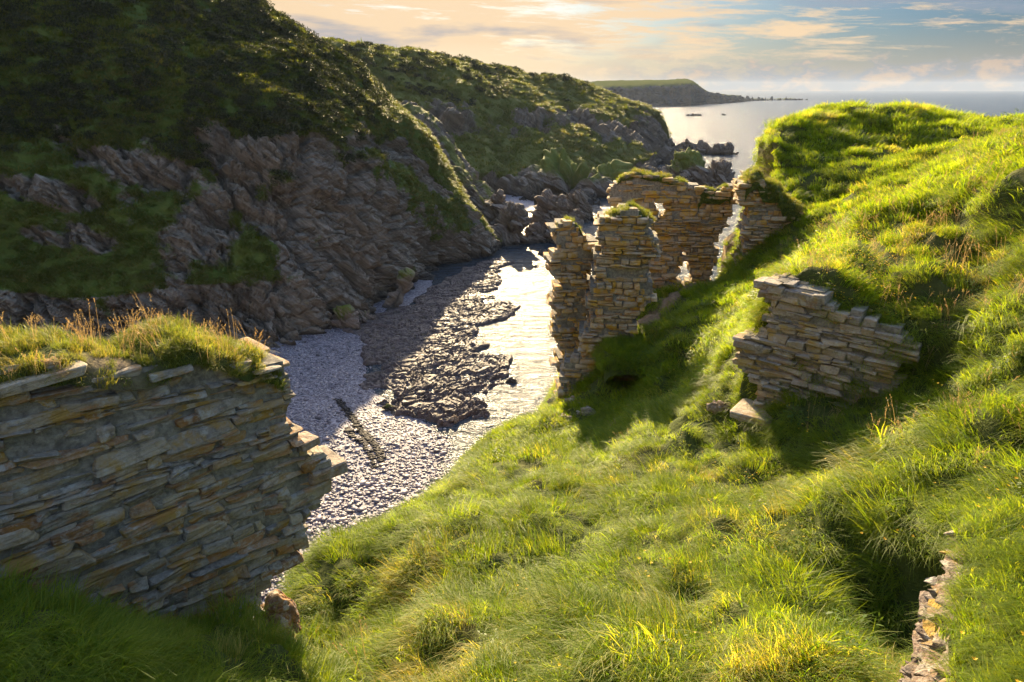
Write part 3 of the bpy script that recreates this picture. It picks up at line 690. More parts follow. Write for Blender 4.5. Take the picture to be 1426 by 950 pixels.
for i, h_ in enumerate(H):
    h_[0][2] = 0.6 if 3 < i < 10 else -0.5
    h_.insert(0, h_[0] + np.array([3, -4, -2.6]))
    b2 = bk2 if i < 7 else ([(4, 12, -2), (10, 34, -16)] if i < 8 else [(2, 6, -4), (6, 16, -22)])
    l_ = h_[-1]; h_ += [l_ + np.array(b, float) for b in b2]
    for k_ in h_: k_[2] = max(k_[2], -3)
def mask_H(Gc, nrm):
    x, y, _ = proj(Gc); q = Gc.reshape(-1, 3); n = fbm(q / 18, 4, 131).reshape(x.shape); n2 = fbm(q / 5, 3, 135).reshape(x.shape)
    rock = 0.30 + 0 * x
    for b, k in [((620, 180, 110, 28, -5), .45), ((870, 185, 60, 12, 20), .9), ((925, 185, 22, 60, 0), .9), ((770, 165, 50, 14, 5), .4), ((790, 265, 90, 32, 0), .7), ((600, 300, 120, 40, 0), .4), ((850, 140, 60, 10, 25), .4)]: rock += k * blob(x, y, *b)
    for b, k in [((730, 215, 90, 26, 0), .45), ((850, 215, 60, 16, 0), .4), ((700, 130, 150, 14, 5), .3), ((620, 240, 60, 30, 0), .3)]: rock -= k * blob(x, y, *b)
    lv = np.linspace(0, 1, x.shape[1])[None, :]; rock = np.where(np.broadcast_to(lv < 0.24, x.shape), 1.0, rock); rock = np.where(np.broadcast_to(lv > 0.78, x.shape), 0.05, rock)
    return np.clip(0.5 - (rock + 0.7 * n + 0.4 * n2 - 0.55) * 2.4, 0, 1)
GH, NH, MH = cliff('cove_hill', H, 46, [10, 55, 60, 60, 16, 8], M_HILL2, lambda q: rock_disp(q, BED, 1.7, 2.6, 15), mask_H, (5.0, 34), 7)
cover(GH, NH, MH, 'heath_grass', 0.35, C_HILL, 2, 1.7, 23)
cover(GH, NH, MH, 'gorse', 0.05, C_GORSE, 3, 1.7, 27, 0.7, lambda x, y, q: sst(0.0, 0.4, fbm(q.reshape(-1, 3) / 16, 3, 98).reshape(x.shape) + (150 - y - 0.06 * (x - 470)) / 70) )

E = []
for px, pt, pb, Y in [(700, 118, 150, 1000), (780, 117, 151, 1080), (860, 113, 149, 1150), (930, 110, 148, 1210), (966, 110.5, 147, 1250), (985, 122, 145, 1290), (1003, 128, 144.5, 1320), (1028, 131, 142.5, 1350), (1045, 136, 141, 1380), (1070, 137.5, 140, 1400), (1095, 137, 139.8, 1420), (1120, 139, 139.5, 1440)]:
    pt += 5 if px < 990 else 2.5
    b = PZ(px, pb, 0); tp = P(px, pt, b[1] + 60); md = (b * 0.55 + tp * 0.45); md[1] -= 12
    far = P(px - 8, pt - (4 if px < 900 else 1.2 if px < 968 else -1), b[1] + 420); far[2] = max(far[2], -1) if px < 968 else -3
    E.append([b + np.array([0, -10, -3.0]), b + np.array([0, 0, 0.5]), md, tp, far, far + np.array([60, 400, -40])])
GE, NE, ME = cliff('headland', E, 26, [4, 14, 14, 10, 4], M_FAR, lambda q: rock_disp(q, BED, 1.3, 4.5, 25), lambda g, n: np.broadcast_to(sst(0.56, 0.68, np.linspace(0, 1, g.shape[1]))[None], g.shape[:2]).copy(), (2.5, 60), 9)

# ------------------------------------------------------------------ beach and tidal ledges
bx, by = np.linspace(-62, 26, 300), np.linspace(14, 106, 320)
BX, BY = np.meshgrid(bx, by, indexing='ij')
wl = np.array([PZ(*q, 0) for q in [(560, 780), (625, 620), (590, 590), (520, 545), (505, 500), (530, 455), (600, 400)]])
wx = np.interp(BY, wl[:, 1], wl[:, 0])
bz = np.clip((wx - BX) * 0.085, -2.5, 2.2) + 0.12 * fbm(np.stack([BX, BY, 0 * BX], -1).reshape(-1, 3) * 0.3, 3, 44).reshape(BX.shape)
GB = np.stack([BX, BY, bz], -1)
tag(make_mesh('beach', GB.reshape(-1, 3), grid_faces(300, 320), M_BEACH, None, True), kind='structure')
rg = np.random.default_rng(19)
px_, py_, _ = proj(GB)
p, N = sample_grid(GB, ((bz > -0.25) & (px_ > 330) & (px_ < 720) & (py_ > 430) & (py_ < 850)) * 26.0, rg)
def pebbles(name, pts, size, m, seed):
    rg = np.random.default_rng(seed); t = (1 + 5 ** .5) / 2
    iv = np.array([(-1, t, 0), (1, t, 0), (-1, -t, 0), (1, -t, 0), (0, -1, t), (0, 1, t), (0, -1, -t), (0, 1, -t), (t, 0, -1), (t, 0, 1), (-t, 0, -1), (-t, 0, 1)]); iv /= np.linalg.norm(iv[0])
    fc = np.array([(0, 11, 5), (0, 5, 1), (0, 1, 7), (0, 7, 10), (0, 10, 11), (1, 5, 9), (5, 11, 4), (11, 10, 2), (10, 7, 6), (7, 1, 8), (3, 9, 4), (3, 4, 2), (3, 2, 6), (3, 6, 8), (3, 8, 9), (4, 9, 5), (2, 4, 11), (6, 2, 10), (8, 6, 7), (9, 8, 1)])
    n = len(pts); a = rg.uniform(0, 6.28, n); s = size * rg.lognormal(0, 0.4, n)
    sx, sy, sz = s * rg.uniform(0.8, 1.3, n), s * rg.uniform(0.6, 0.9, n), s * rg.uniform(0.26, 0.42, n)
    v = iv[None] * (1 + rg.normal(0, 0.12, (n, 12, 1))); x, y, z = v[..., 0] * sx[:, None], v[..., 1] * sy[:, None], v[..., 2] * sz[:, None]
    tl = rg.normal(0, 0.14, (n, 1)); z = z + x * tl
    V = np.stack([x * np.cos(a)[:, None] - y * np.sin(a)[:, None], x * np.sin(a)[:, None] + y * np.cos(a)[:, None], z + sz[:, None] * 0.5], -1) + pts[:, None]
    Fc = (fc[None] + np.arange(n)[:, None, None] * 12).reshape(-1, 3)
    c = np.repeat(rg.uniform(size=(n, 3)), 12, 0)
    return tag(make_mesh(name, V.reshape(-1, 3), Fc, m, {'tint': c}, True), kind='stuff')
psz = np.clip(0.105 * (0.7 + 0.6 * sst(60, 40, p[:, 1])), 0.08, 0.3)
pebbles('beach_pebbles', p, psz, M_PEB, 5); print('pebbles', len(p))

# weed lines left by the tide
wp = []
rg = np.random.default_rng(29)
for line, wd in [([(470, 548), (485, 568), (500, 590), (512, 602), (524, 616), (530, 630)], 0.42), ([(484, 592), (492, 603), (508, 612), (520, 640)], 0.3)]:
    q = np.array([PZ(*a, 1.2) for a in line]); q = catmull(q, 60)
    n = int(len(q) * 9 * wd); i = rg.integers(0, len(q), n); s = q[i] + rg.normal(0, wd * 0.42, (n, 3)); wp.append(s)
wp = np.concatenate(wp); ix = np.clip(((wp[:, 0] + 62) / 88 * 299).astype(int), 0, 299); iy = np.clip(((wp[:, 1] - 14) / 92 * 319).astype(int), 0, 319); wp[:, 2] = bz[ix, iy] + 0.03
pebbles('seaweed', wp, np.full(len(wp), 0.10), M_WEED, 6)

# rock platform: beds standing up out of the tide
PLAT = [PZ(*q, 0.3)[:2] for q in [(480, 455), (560, 425), (620, 385), (690, 358), (706, 366), (690, 392), (676, 420), (722, 418), (715, 440), (668, 452), (662, 490), (716, 500), (708, 532), (662, 550), (692, 562), (678, 588), (628, 586), (600, 575), (560, 574), (535, 560), (516, 528), (505, 500), (500, 475)]]
lx, ly = np.linspace(-34, 8, 420), np.linspace(36, 122, 620)
LX, LY = np.meshgrid(lx, ly, indexing='ij'); q = np.stack([LX, LY, 0 * LX], -1).reshape(-1, 3)
wq = q + np.stack([fbm(q * 0.22, 3, 3), fbm(q * 0.22, 4, 4), 0 * q[:, 0]], 1) * 4.0
ins = inpoly(wq[:, :2], PLAT).reshape(LX.shape).astype(float)
for _ in range(5):
    ins[1:-1, 1:-1] = (ins[1:-1, 1:-1] + ins[:-2, 1:-1] + ins[2:, 1:-1] + ins[1:-1, :-2] + ins[1:-1, 2:]) / 5
ang = R(38); u = wq[:, 0] * math.cos(ang) + wq[:, 1] * math.sin(ang); v = -wq[:, 0] * math.sin(ang) + wq[:, 1] * math.cos(ang)
B3 = np.stack([u * 0.34, v * 1.0, 0 * u], 1)
c1, e1 = voro(B3 * 0.8, 61); c2, e2 = voro(B3 * 2.0 + 9, 63)
lay = v * 1.5 + 0.8 * fbm(q * 0.5, 3, 66); saw = np.abs(lay - np.floor(lay) - 0.5) * 2
c3, e3 = voro(np.stack([u * 1.1, v * 3.0, 0 * u], 1), 65)
hgt = (0.7 * (c1 - 0.4) - 0.5 * (1 - sst(0, 0.16, e1)) + 0.45 * (c2 - 0.5) - 0.3 * (1 - sst(0, 0.2, e2)) + 0.22 * (c3 - 0.5) + 0.22 * (saw - 0.5) + 0.7 * fbm(q * 0.16, 3, 68) - 0.5 * sst(-20, -3, q[:, 0] + 0.1 * (q[:, 1] - 60)) + 0.25).reshape(LX.shape)
lz = -1.6 + ins * (1.98 + 0.62 * hgt * (0.55 + 0.45 * sst(75, 50, LY)))
shore = sst(-14, -30, LX) * 0.35
tag(make_mesh('rock_platform', np.stack([LX, LY, lz + shore], -1).reshape(-1, 3), grid_faces(420, 620), M_WET, None, False), kind='structure')

# ------------------------------------------------------------------ masonry
def stone_template(cs):
    ax, ay, az = cs; V, idx, Fc = [], {}, []
    def v(p):
        k = tuple(np.round(p, 4))
        if k not in idx: idx[k] = len(V); V.append(p)
        return idx[k]
    A3 = [np.array(ax), np.array(ay), np.array(az)]
    for a in range(3):
        b, c2 = (a + 1) % 3, (a + 2) % 3
        for sgn in (-1, 1):
            for i in range(len(A3[b]) - 1):
                for j in range(len(A3[c2]) - 1):
                    q = []
                    for di, dj in ((0, 0), (1, 0), (1, 1), (0, 1)):
                        p = np.zeros(3); p[a] = sgn; p[b] = A3[b][i + di]; p[c2] = A3[c2][j + dj]; q.append(v(p))
                    Fc.append(q if sgn > 0 else q[::-1])
    return np.array(V), np.array(Fc)
T_FINE = stone_template(([-1, -.86, -.35, .35, .86, 1], [-1, -.8, 0, .8, 1], [-1, -.75, 0, .75, 1]))
T_MED = stone_template(([-1, -.82, 0, .82, 1], [-1, -.7, .7, 1], [-1, -.65, .65, 1]))
T_LOW = stone_template(([-1, -.7, .7, 1], [-1, .6, 1], [-1, -.5, .5, 1]))
def stones(T, cen, half, B, rg, jit=0.16, k=9, rough=0.0, rot=0.04):
    """cen (n,3) world, half (n,3) along the frame B (rows: along, out, up)"""
    U, Fc = T; n = len(cen); M = len(U)
    inf = np.abs(U).max(1); pn = (np.abs(U) ** k).sum(1) ** (1 / k); u = U * (inf / pn)[:, None]
    crn = np.array([[a, b, c_] for a in (-1, 1) for b in (-1, 1) for c_ in (-1, 1)], float)
    W = np.prod((1 + u[:, None] * crn[None]) / 2, -1)                      # (M,8)
    J = rg.uniform(-1, 1, (n, 8, 3)) * jit
    p = u[None] + np.einsum('mk,nkc->nmc', W, J)
    p = p * half[:, None]
    a, b = rg.normal(0, rot, (2, n, 1))
    x, y, z = p[..., 0], p[..., 1], p[..., 2]
    x, z = x - z * a, z + x * a; x, y = x - y * b, y + x * b
    w_ = x[..., None] * B[0] + y[..., None] * B[1] + z[..., None] * B[2] + cen[:, None]
    if rough > 0:
        q = w_.reshape(-1, 3)
        d = np.stack([fbm(q * 9 + o, 3, 301 + o) for o in (0, 7, 13)], 1) * rough
        lam = fbm(q * np.array([1.5, 1.5, 30]), 2, 333)[:, None] * rough * 0.8
        w_ = (q + d + lam * B[1]).reshape(n, M, 3)
    t = np.repeat(rg.uniform(size=(n, 3)), M, 0)
    F4 = (Fc[None] + (np.arange(n) * M)[:, None, None]).reshape(-1, 4)
    return w_.reshape(-1, 3), F4, t
def courses(poly, rg, ch, sl, tilt, holes, ragged, step=0.02):
    poly = np.array(poly, float); sh = lambda L: np.stack([np.array(L)[:, 0], np.array(L)[:, 1] - tilt * np.array(L)[:, 0]], 1)
    pq = sh(poly); hq = [sh(h) for h in holes]
    h = pq[:, 1].min(); out, core = [], []
    ss = np.arange(pq[:, 0].min() - 0.1, pq[:, 0].max() + 0.1, step)
    while h < pq[:, 1].max():
        dh = rg.uniform(*ch) if rg.uniform() > 0.22 else rg.uniform(ch[0], ch[0] * 1.3)
        pt = np.stack([ss, np.full_like(ss, h + dh * 0.5)], 1); m = inpoly(pt, pq)
        for k in hq: m &= ~inpoly(pt, k)
        e = np.flatnonzero(np.diff(np.concatenate([[0], m.astype(int), [0]])))
        for a, b in zip(e[::2], e[1::2]):
            wv = ragged * 0.9 * (math.sin(h * 5.1 + 1.3) + 0.7 * math.sin(h * 11.7 + 0.4)); wv2 = ragged * 0.9 * (math.sin(h * 4.3 + 2.9) + 0.7 * math.sin(h * 13.1 + 1.4))
            s0, s1 = ss[a] - rg.uniform(-0.3, 1) * ragged + wv, ss[min(b, len(ss) - 1)] + rg.uniform(-0.3, 1) * ragged + wv2
            if s1 - s0 < 0.05: continue
            core.append((s0, s1, h, dh)); s = s0
            while s < s1 - 1e-6:
                l = rg.uniform(*sl) * (1.0 if dh > ch[0] * 1.3 else 0.8); l = min(l, s1 - s)
                if s1 - s - l < sl[0] * 0.5: l = s1 - s
                if dh > ch[1] * 0.75 and rg.uniform() < 0.28:                 # two thin stones one on the other
                    f = rg.uniform(0.35, 0.65); out += [(s, l, h, dh * f), (s, l, h + dh * f, dh * (1 - f))]
                else: out.append((s, l, h, dh))
                s += l
        h += dh
    return np.array(out), np.array(core)
def masonry(pl, poly, thick, m, parent, seed, ch=(0.06, 0.15), sl=(0.2, 0.55), tilt=0.0, holes=(), T=T_MED, ragged=0.07, relief=0.03, rough=0.0, gap=0.006, leaves=2, wav=0.02, inset=0.06, smooth=True, jit=0.16, lost=0.03, k=9):
    rg = np.random.default_rng(seed); Vs, Fs, Ts = [], [], []; nv = 0; B = np.stack([pl.d, pl.n, np.array([0, 0, 1.0])])
    Bt = B.copy(); Bt[2] = B[2]; Bt[0] = B[0] + np.array([0, 0, tilt])
    for lf in range(leaves):
        st, core = courses(poly, rg, ch, sl, tilt, holes, ragged)
        st = st[rg.uniform(size=len(st)) > lost]
        n = len(st); cs = st[:, 0] + st[:, 1] / 2; hh = st[:, 2] + st[:, 3] / 2
        dep = thick / leaves * 0.5; q0 = -thick * (lf + 0.5) / leaves
        out = (rg.normal(0, relief, n) + relief * 1.2 * fbm(np.stack([cs * 1.3, hh * 1.3, 0 * cs + seed], 1), 2, seed)) * (1 if lf in (0, leaves - 1) else 0)
        hz = hh + tilt * cs + wav * np.sin(cs * 2.1 + seed) + rg.normal(0, 0.006, n)
        cen = pl.p * np.array([1, 1, 0]) + cs[:, None] * pl.d + (q0 + out)[:, None] * pl.n + hz[:, None] * np.array([0, 0, 1.0]) + np.array([0, 0, pl.p[2]])
        half = np.stack([st[:, 1] / 2 - gap, np.full(n, dep) + 0.01, st[:, 3] / 2 - gap * 0.7], 1).clip(0.008)
        v, f, t = stones(T, cen, half, Bt, rg, jit=jit, rough=rough, k=k)
        Vs.append(v); Fs.append(f + nv); Ts.append(t); nv += len(v)
    o = make_mesh('masonry', np.concatenate(Vs), np.concatenate(Fs), m, {'tint': np.concatenate(Ts)}, smooth, parent)
    kk = k; k = core; a, b = k[:, 0] + 0.05, k[:, 1] - 0.05; ok = b - a > 0.05; k, a, b = k[ok], a[ok], b[ok]
    CV = []
    for (hx, qx, sx) in [(hx, qx, sx) for hx in (0, 1) for qx in (0, 1) for sx in (0, 1)]:
        s = (a, b)[sx]; hgt = k[:, 2] + hx * k[:, 3] * 1.03 + tilt * s; q = (-inset, -thick + inset)[qx]
        CV.append(pl.p + s[:, None] * pl.d + q * pl.n + hgt[:, None] * np.array([0, 0, 1.0]))
    CV = np.stack(CV, 1); bf = np.array([(0, 1, 3, 2), (4, 6, 7, 5), (0, 4, 5, 1), (2, 3, 7, 6), (0, 2, 6, 4), (1, 5, 7, 3)])
    make_mesh('mortar', CV.reshape(-1, 3), (bf[None] + np.arange(len(k))[:, None, None] * 8).reshape(-1, 4), M_MORTAR, None, False, parent)
    return o
def single_stone(name, pl, px, py, half, m, parent, seed, tilt=0.0, q=0.0, label=None, rough=0.012, T=None, yaw=0.0):
    rg = np.random.default_rng(seed); s, h = pl.sh(px, py)
    d = pl.d * math.cos(yaw) + pl.n * math.sin(yaw); n = pl.n * math.cos(yaw) - pl.d * math.sin(yaw)
    B = np.stack([d * math.cos(tilt) + np.array([0, 0, math.sin(tilt)]), n, np.array([0, 0, math.cos(tilt)]) - d * math.sin(tilt)])
    v, f, t = stones(T or T_FINE, pl.at(s, h, q)[None], np.array([half], float), B, rg, 0.15, 12, rough, 0.02)
    o = make_mesh(name, v, f, m, {'tint': t}, False, parent)
    if label: o['label'] = label
    return o
def turf_cap(pl, s0, s1, top, thick, parent, seed, over=0.10, rise=0.12, dens=70, coll=None, npick=3, scale=1.0, droop=0.16, ns=90, nq=26, stalks=0, flowers=0, bare=None, lean=0.5, tint=0.45):
    rg = np.random.default_rng(seed); s = np.linspace(s0, s1, ns); q = np.linspace(over, -thick - over, nq)
    S_, Q_ = np.meshgrid(s, q, indexing='ij'); tp = np.array([top(a) for a in s])[:, None]
    e = np.clip(np.abs((Q_ + thick / 2) / (thick / 2 + over)), 0, 1); ee = np.clip(np.minimum(S_ - s0, s1 - S_) / 0.25, 0, 1)
    hgt = tp + rise * (1 - e ** 3) * (0.35 + 0.65 * ee) - droop * e ** 8 - droop * (1 - ee) ** 3
    Gt = pl.p + S_[..., None] * pl.d + Q_[..., None] * pl.n + hgt[..., None] * np.array([0, 0, 1.0])
    nz = fbm(Gt.reshape(-1, 3) * 2.2, 4, seed).reshape(S_.shape); Gt[..., 2] += nz * 0.10 * min(1, rise / 0.12); Gt += (pl.n * 0.10) * fbm(Gt.reshape(-1, 3) * 3, 3, seed + 4).reshape(S_.shape + (1,)) * (e ** 4)[..., None]
    bv = np.zeros(S_.shape) if bare is None else bare(S_, Q_)
    f = grid_faces(ns, nq); nn = grid_normals(Gt)
    if nn[..., 2].mean() < 0: f = f[:, ::-1]
    make_mesh('turf', Gt.reshape(-1, 3), f, M_SOIL, {'bare': bv.ravel()}, True, parent)
    p, N = sample_grid(Gt, dens * (1 - bv), rg); outw = np.where((((p - pl.p) @ pl.n) > -thick / 2)[:, None], pl.n, -pl.n)
    ln = outw * lean + rg.normal(0, 0.7, p.shape) * np.array([1, 1, 0]) + np.array([-0.3, -0.2, 0])
    tn = np.clip(tint + 0.5 * fbm(p * 1.1, 3, seed + 8) + rg.normal(0, 0.15, len(p)), 0, 1)
    g = scatter('grass', p, orient(N * 0.5 + np.array([0, 0, 0.6]), ln), scale * rg.uniform(0.6, 1.2, len(p)) * (1 + 0.5 * fbm(p * 1.5, 2, seed + 2)), rg.integers(0, npick, len(p)), tn, coll or C_TURF, parent)
    if stalks:
        j = rg.choice(len(p), stalks); up = rg.normal(0, 0.1, (stalks, 3)) + np.array([0, 0, 1])
        scatter('seed_stalks', p[j], orient(up, rg.normal(0, 1, (stalks, 3))), rg.uniform(0.4, 0.85, stalks), rg.integers(0, 3, stalks), rg.uniform(size=stalks), C_STALK, parent)
    if flowers:
        j = rg.choice(len(p), flowers); up = rg.normal(0, 0.1, (flowers, 3)) + np.array([0, 0, 1])
        scatter('flowers', p[j], orient(up, rg.normal(0, 1, (flowers, 3))), rg.uniform(0.7, 1.2, flowers), rg.integers(0, 3, flowers), rg.uniform(size=flowers), C_FLOWER, parent)
def top_of(poly, sm=0.0):
    P_ = np.array(poly)
    def f(a):
        h = -1e9; n = len(P_)
        for i in range(n):
            (x1, y1), (x2, y2) = P_[i], P_[i - 1]
            if min(x1, x2) <= a <= max(x1, x2) and x1 != x2: h = max(h, y1 + (y2 - y1) * (a - x1) / (x2 - x1))
        if h < -1e8: h = P_[np.argmin(np.abs(P_[:, 0] - a)), 1]
        return h
    return f

# left wall, close below the camera
lw = PL_LEFT.poly([(0, 532), (90, 512), (200, 520), (270, 504), (330, 512), (391, 512), (394, 540), (399, 570), (406, 592), (416, 606), (436, 626), (450, 645), (458, 668), (440, 695), (430, 718), (424, 755), (392, 792), (362, 826), (350, 850), (150, 930), (0, 940)])
sl_ = lw[0][0] - 1.6
lw = [(sl_, lw[0][1] + 0.02)] + lw + [(sl_, lw[-1][1])]
W1 = empty('ruined_wall', PL_LEFT.at(-1.2, lw[-3][1]), 'big broken grey wall with grass and seed heads along its top, above the shingle beach', 'wall')
masonry(PL_LEFT, lw, 0.95, M_STONE, W1, 101, (0.03, 0.17), (0.12, 0.70), tilt=-0.07, T=T_FINE, ragged=0.08, relief=0.022, rough=0.022, gap=0.0015, wav=0.04, inset=0.02, jit=0.28, lost=0.015, smooth=False, k=14)
M_RUST = stone_material('rusty_stone', [(0.24, 0.115, 0.045), (0.20, 0.10, 0.045), (0.27, 0.15, 0.06)], lichen=(0.36, 0.17, 0.03), lamt=0.7)
M_PALE = stone_material('pale_stone', [(0.36, 0.29, 0.21), (0.32, 0.25, 0.18), (0.34, 0.25, 0.18)], lichen=(0.4, 0.25, 0.08), lamt=0.3)
for i, (px, py, hx, hz, m_, lb) in enumerate([(100, 742, 0.17, 0.055, M_RUST, 'rusty orange stone'), (30, 733, 0.16, 0.06, M_RUST, 'rusty orange stone'), (20, 795, 0.17, 0.075, M_RUST, 'dark rusty stone'), (432, 648, 0.12, 0.06, M_RUST, 'bright orange stone near the broken end'), (305, 725, 0.10, 0.07, M_RUST, None),
                                           (388, 598, 0.12, 0.06, M_PALE, 'pale rounded stone'), (337, 582, 0.11, 0.045, M_PALE, None), (430, 618, 0.12, 0.05, M_PALE, None), (390, 790, 0.26, 0.05, M_RUST, None), (120, 690, 0.2, 0.06, M_STONE, None), (55, 585, 0.30, 0.06, M_STONE, None), (265, 584, 0.14, 0.04, M_RUST, None)]):
    single_stone('facing_stone', PL_LEFT, px, py, (hx, 0.13, hz), m_, W1, 400 + i, tilt=rng.normal(0, 0.03), q=-0.09, label=lb)
single_stone('jutting_stone', PL_LEFT, 455, 656, (0.24, 0.26, 0.085), M_PALE, W1, 431, tilt=-0.03, q=-0.18, label='pale slab jutting from the broken end')
single_stone('jutting_stone', PL_LEFT, 428, 690, (0.30, 0.24, 0.09), M_STONE, W1, 433, tilt=0.02, q=-0.2)
single_stone('coping_stone', PL_LEFT, 50, 528, (0.34, 0.2, 0.05), M_STONE, W1, 432, tilt=0.03, q=-0.1)
single_stone('coping_stone', PL_LEFT, 240, 516, (0.2, 0.16, 0.035), M_STONE, W1, 434, tilt=0.02, q=-0.06)
tl = top_of(lw)
turf_cap(PL_LEFT, sl_, 0.0, lambda a: tl(a) + 0.03 + 0.03 * math.sin(a * 5) + 0.10 * math.exp(-((a + 0.75) / 0.3) ** 2), 0.98, W1, 201, over=0.07, rise=0.07, dens=150, scale=0.62, stalks=70, flowers=0, lean=0.75,
         bare=lambda S_, Q_: np.exp(-((S_ + 1.5) / 0.28) ** 2 - ((Q_ + 0.08) / 0.22) ** 2) * 0.95 + 0 * Q_)

# the castle ruin
W2 = empty('ruined_pillar', P(800, 540, 21.0), 'slender tall stone pillar of the ruin beside the water, leftmost of the standing masonry', 'ruin')
p1 = PL_P1.poly([(776, 330), (783, 316), (792, 311), (806, 316), (815, 329), (826, 342), (832, 356), (823, 375), (822, 470), (824, 540), (830, 600), (795, 590), (783, 540), (780, 470), (775, 440), (777, 400), (774, 360)])
masonry(PL_P1, p1, 1.1, M_RUIN, W2, 111, (0.045, 0.22), (0.13, 0.75), T=T_LOW, ragged=0.17, lost=0.05, relief=0.085, gap=0.006, smooth=False, jit=0.22, wav=0.01)
t1 = top_of(p1); turf_cap(PL_P1, p1[0][0] + 0.1, p1[4][0], lambda a: t1(a) - 0.03, 0.8, W2, 202, over=-0.1, rise=0.08, dens=30, scale=0.7, droop=0.05, ns=24, nq=14)
W3 = empty('ruined_pillar', P(850, 545, 19.6), 'thick crumbling stone pillar with grassy top, between the slender pillar and the roofless ruin', 'ruin')
p2 = PL_P2.poly([(833, 335), (840, 315), (848, 305), (862, 298), (878, 293), (893, 299), (911, 310), (906, 330), (909, 352), (901, 375), (906, 408), (898, 430), (880, 455), (866, 480), (862, 515), (850, 525), (846, 560), (800, 575), (786, 560), (783, 530), (800, 500), (818, 470), (823, 430), (829, 395), (836, 365)])
masonry(PL_P2, p2, 1.5, M_RUIN, W3, 112, (0.045, 0.22), (0.13, 0.75), T=T_LOW, ragged=0.14, relief=0.085, gap=0.006, smooth=False, jit=0.22, wav=0.01, leaves=3)
t2 = top_of(p2); turf_cap(PL_P2, p2[1][0], p2[6][0], lambda a: t2(a) - 0.05, 1.2, W3, 203, over=-0.1, rise=0.12, dens=40, scale=0.8, droop=0.05, ns=30, nq=16)
single_stone('lintel', PL_P2, 880, 519, (0.75, 0.35, 0.07), M_RUIN, W3, 440, q=0.2, tilt=-0.02)
PL_LIP = Plane(P(877, 512, 17.7), 92); turf_cap(PL_LIP, -0.75, 0.85, lambda a: 0.05 - 0.2 * a * a, 1.9, W3, 211, over=0.12, rise=0.25, dens=45, scale=1.0, droop=0.22, coll=C_MEADOW, npick=5, ns=30, nq=24)
W4 = empty('ruined_wall', P(930, 400, 25.5), 'tall roofless ruin wall with a doorway and a slit window showing the water behind', 'ruin')
p3 = PL_BACK.poly([(851, 268), (860, 250), (884, 243), (905, 246), (930, 250), (960, 258), (985, 267), (1004, 268), (1020, 256), (1040, 243), (1058, 238), (1056, 256), (1042, 275), (1022, 290), (1008, 310), (999, 335), (994, 360), (990, 400), (985, 415), (900, 450), (880, 440), (866, 400), (850, 330)])
hl = [PL_BACK.poly([(914, 283), (924, 282), (923, 303), (914, 303)]), PL_BACK.poly([(946, 352), (962, 348), (961, 400), (945, 400)])]
masonry(PL_BACK, p3, 0.85, M_RUIN, W4, 113, (0.045, 0.21), (0.14, 0.75), T=T_LOW, ragged=0.12, relief=0.075, holes=hl, gap=0.006, smooth=False, jit=0.22, wav=0.01)
t3 = top_of(p3); turf_cap(PL_BACK, p3[1][0], p3[5][0], lambda a: t3(a) - 0.04, 0.8, W4, 204, over=-0.02, rise=0.10, dens=40, scale=0.85, droop=0.1, ns=50, nq=14)
turf_cap(PL_BACK, p3[5][0] + 0.4, p3[8][0], lambda a: t3(a) - 0.06, 0.85, W4, 208, over=0.1, rise=0.12, dens=35, scale=0.7, droop=0.4, ns=30, nq=14)
W5 = empty('ruined_wall', P(1060, 350, 23.0), 'low broken wall stub half buried in the grassy mound, right of the ruin doorway', 'ruin')
p4 = PL_STUB.poly([(1029, 268), (1040, 252), (1056, 250), (1064, 266), (1085, 268), (1092, 288), (1118, 300), (1122, 325), (1112, 345), (1060, 375), (1032, 380), (1035, 352), (1042, 320), (1043, 302), (1034, 288), (1030, 268)])
masonry(PL_STUB, p4, 1.3, M_RUIN, W5, 114, (0.045, 0.21), (0.14, 0.65), T=T_LOW, ragged=0.12, relief=0.06, gap=0.006, smooth=False, jit=0.22, leaves=3)
t4 = top_of(p4); turf_cap(PL_STUB, p4[1][0], p4[7][0] + 0.2, lambda a: t4(a) - 0.02, 1.3, W5, 209, over=0.12, rise=0.3, dens=40, scale=0.9, droop=0.35, ns=40, nq=16)

# retaining wall in the bank on the right
W6 = empty('stone_wall', P(1130, 585, 10.0), 'dry stone wall of flat slabs holding up the grassy bank, above the tussocks', 'wall')
p5 = PL_MID.poly([(1066, 402), (1075, 394), (1105, 396), (1142, 412), (1150, 434), (1190, 440), (1252, 464), (1268, 485), (1270, 560), (1230, 590), (1150, 610), (1045, 605), (1038, 580), (1052, 545), (1046, 524), (1034, 505), (1025, 478), (1062, 462), (1064, 440)])
masonry(PL_MID, p5, 0.7, M_SLAB, W6, 115, (0.045, 0.15), (0.16, 0.55), T=T_FINE, ragged=0.12, relief=0.045, rough=0.016, gap=0.004, jit=0.24, wav=0.02, inset=0.06, smooth=False, k=14)
single_stone('coping_stone', PL_MID, 1104, 414, (0.46, 0.4, 0.14), M_SLAB, W6, 451, q=-0.32, tilt=0.03, label='large squared slab at the top corner')
single_stone('footing_stone', PL_MID, 1055, 573, (0.34, 0.36, 0.07), M_SLAB, W6, 452, q=0.04, tilt=0.0, label='flat slab at the foot, lying out from the wall')
single_stone('jutting_stone', PL_MID, 1044, 482, (0.28, 0.35, 0.08), M_SLAB, W6, 453, q=-0.3)

t5 = top_of(p5); turf_cap(PL_MID, p5[3][0], p5[6][0] + 0.1, lambda a: t5(a) - 0.06, 0.9, W6, 210, over=-0.12, rise=0.22, dens=70, scale=0.7, droop=0.05, coll=C_MEADOW, npick=5, ns=50, nq=18, flowers=60)
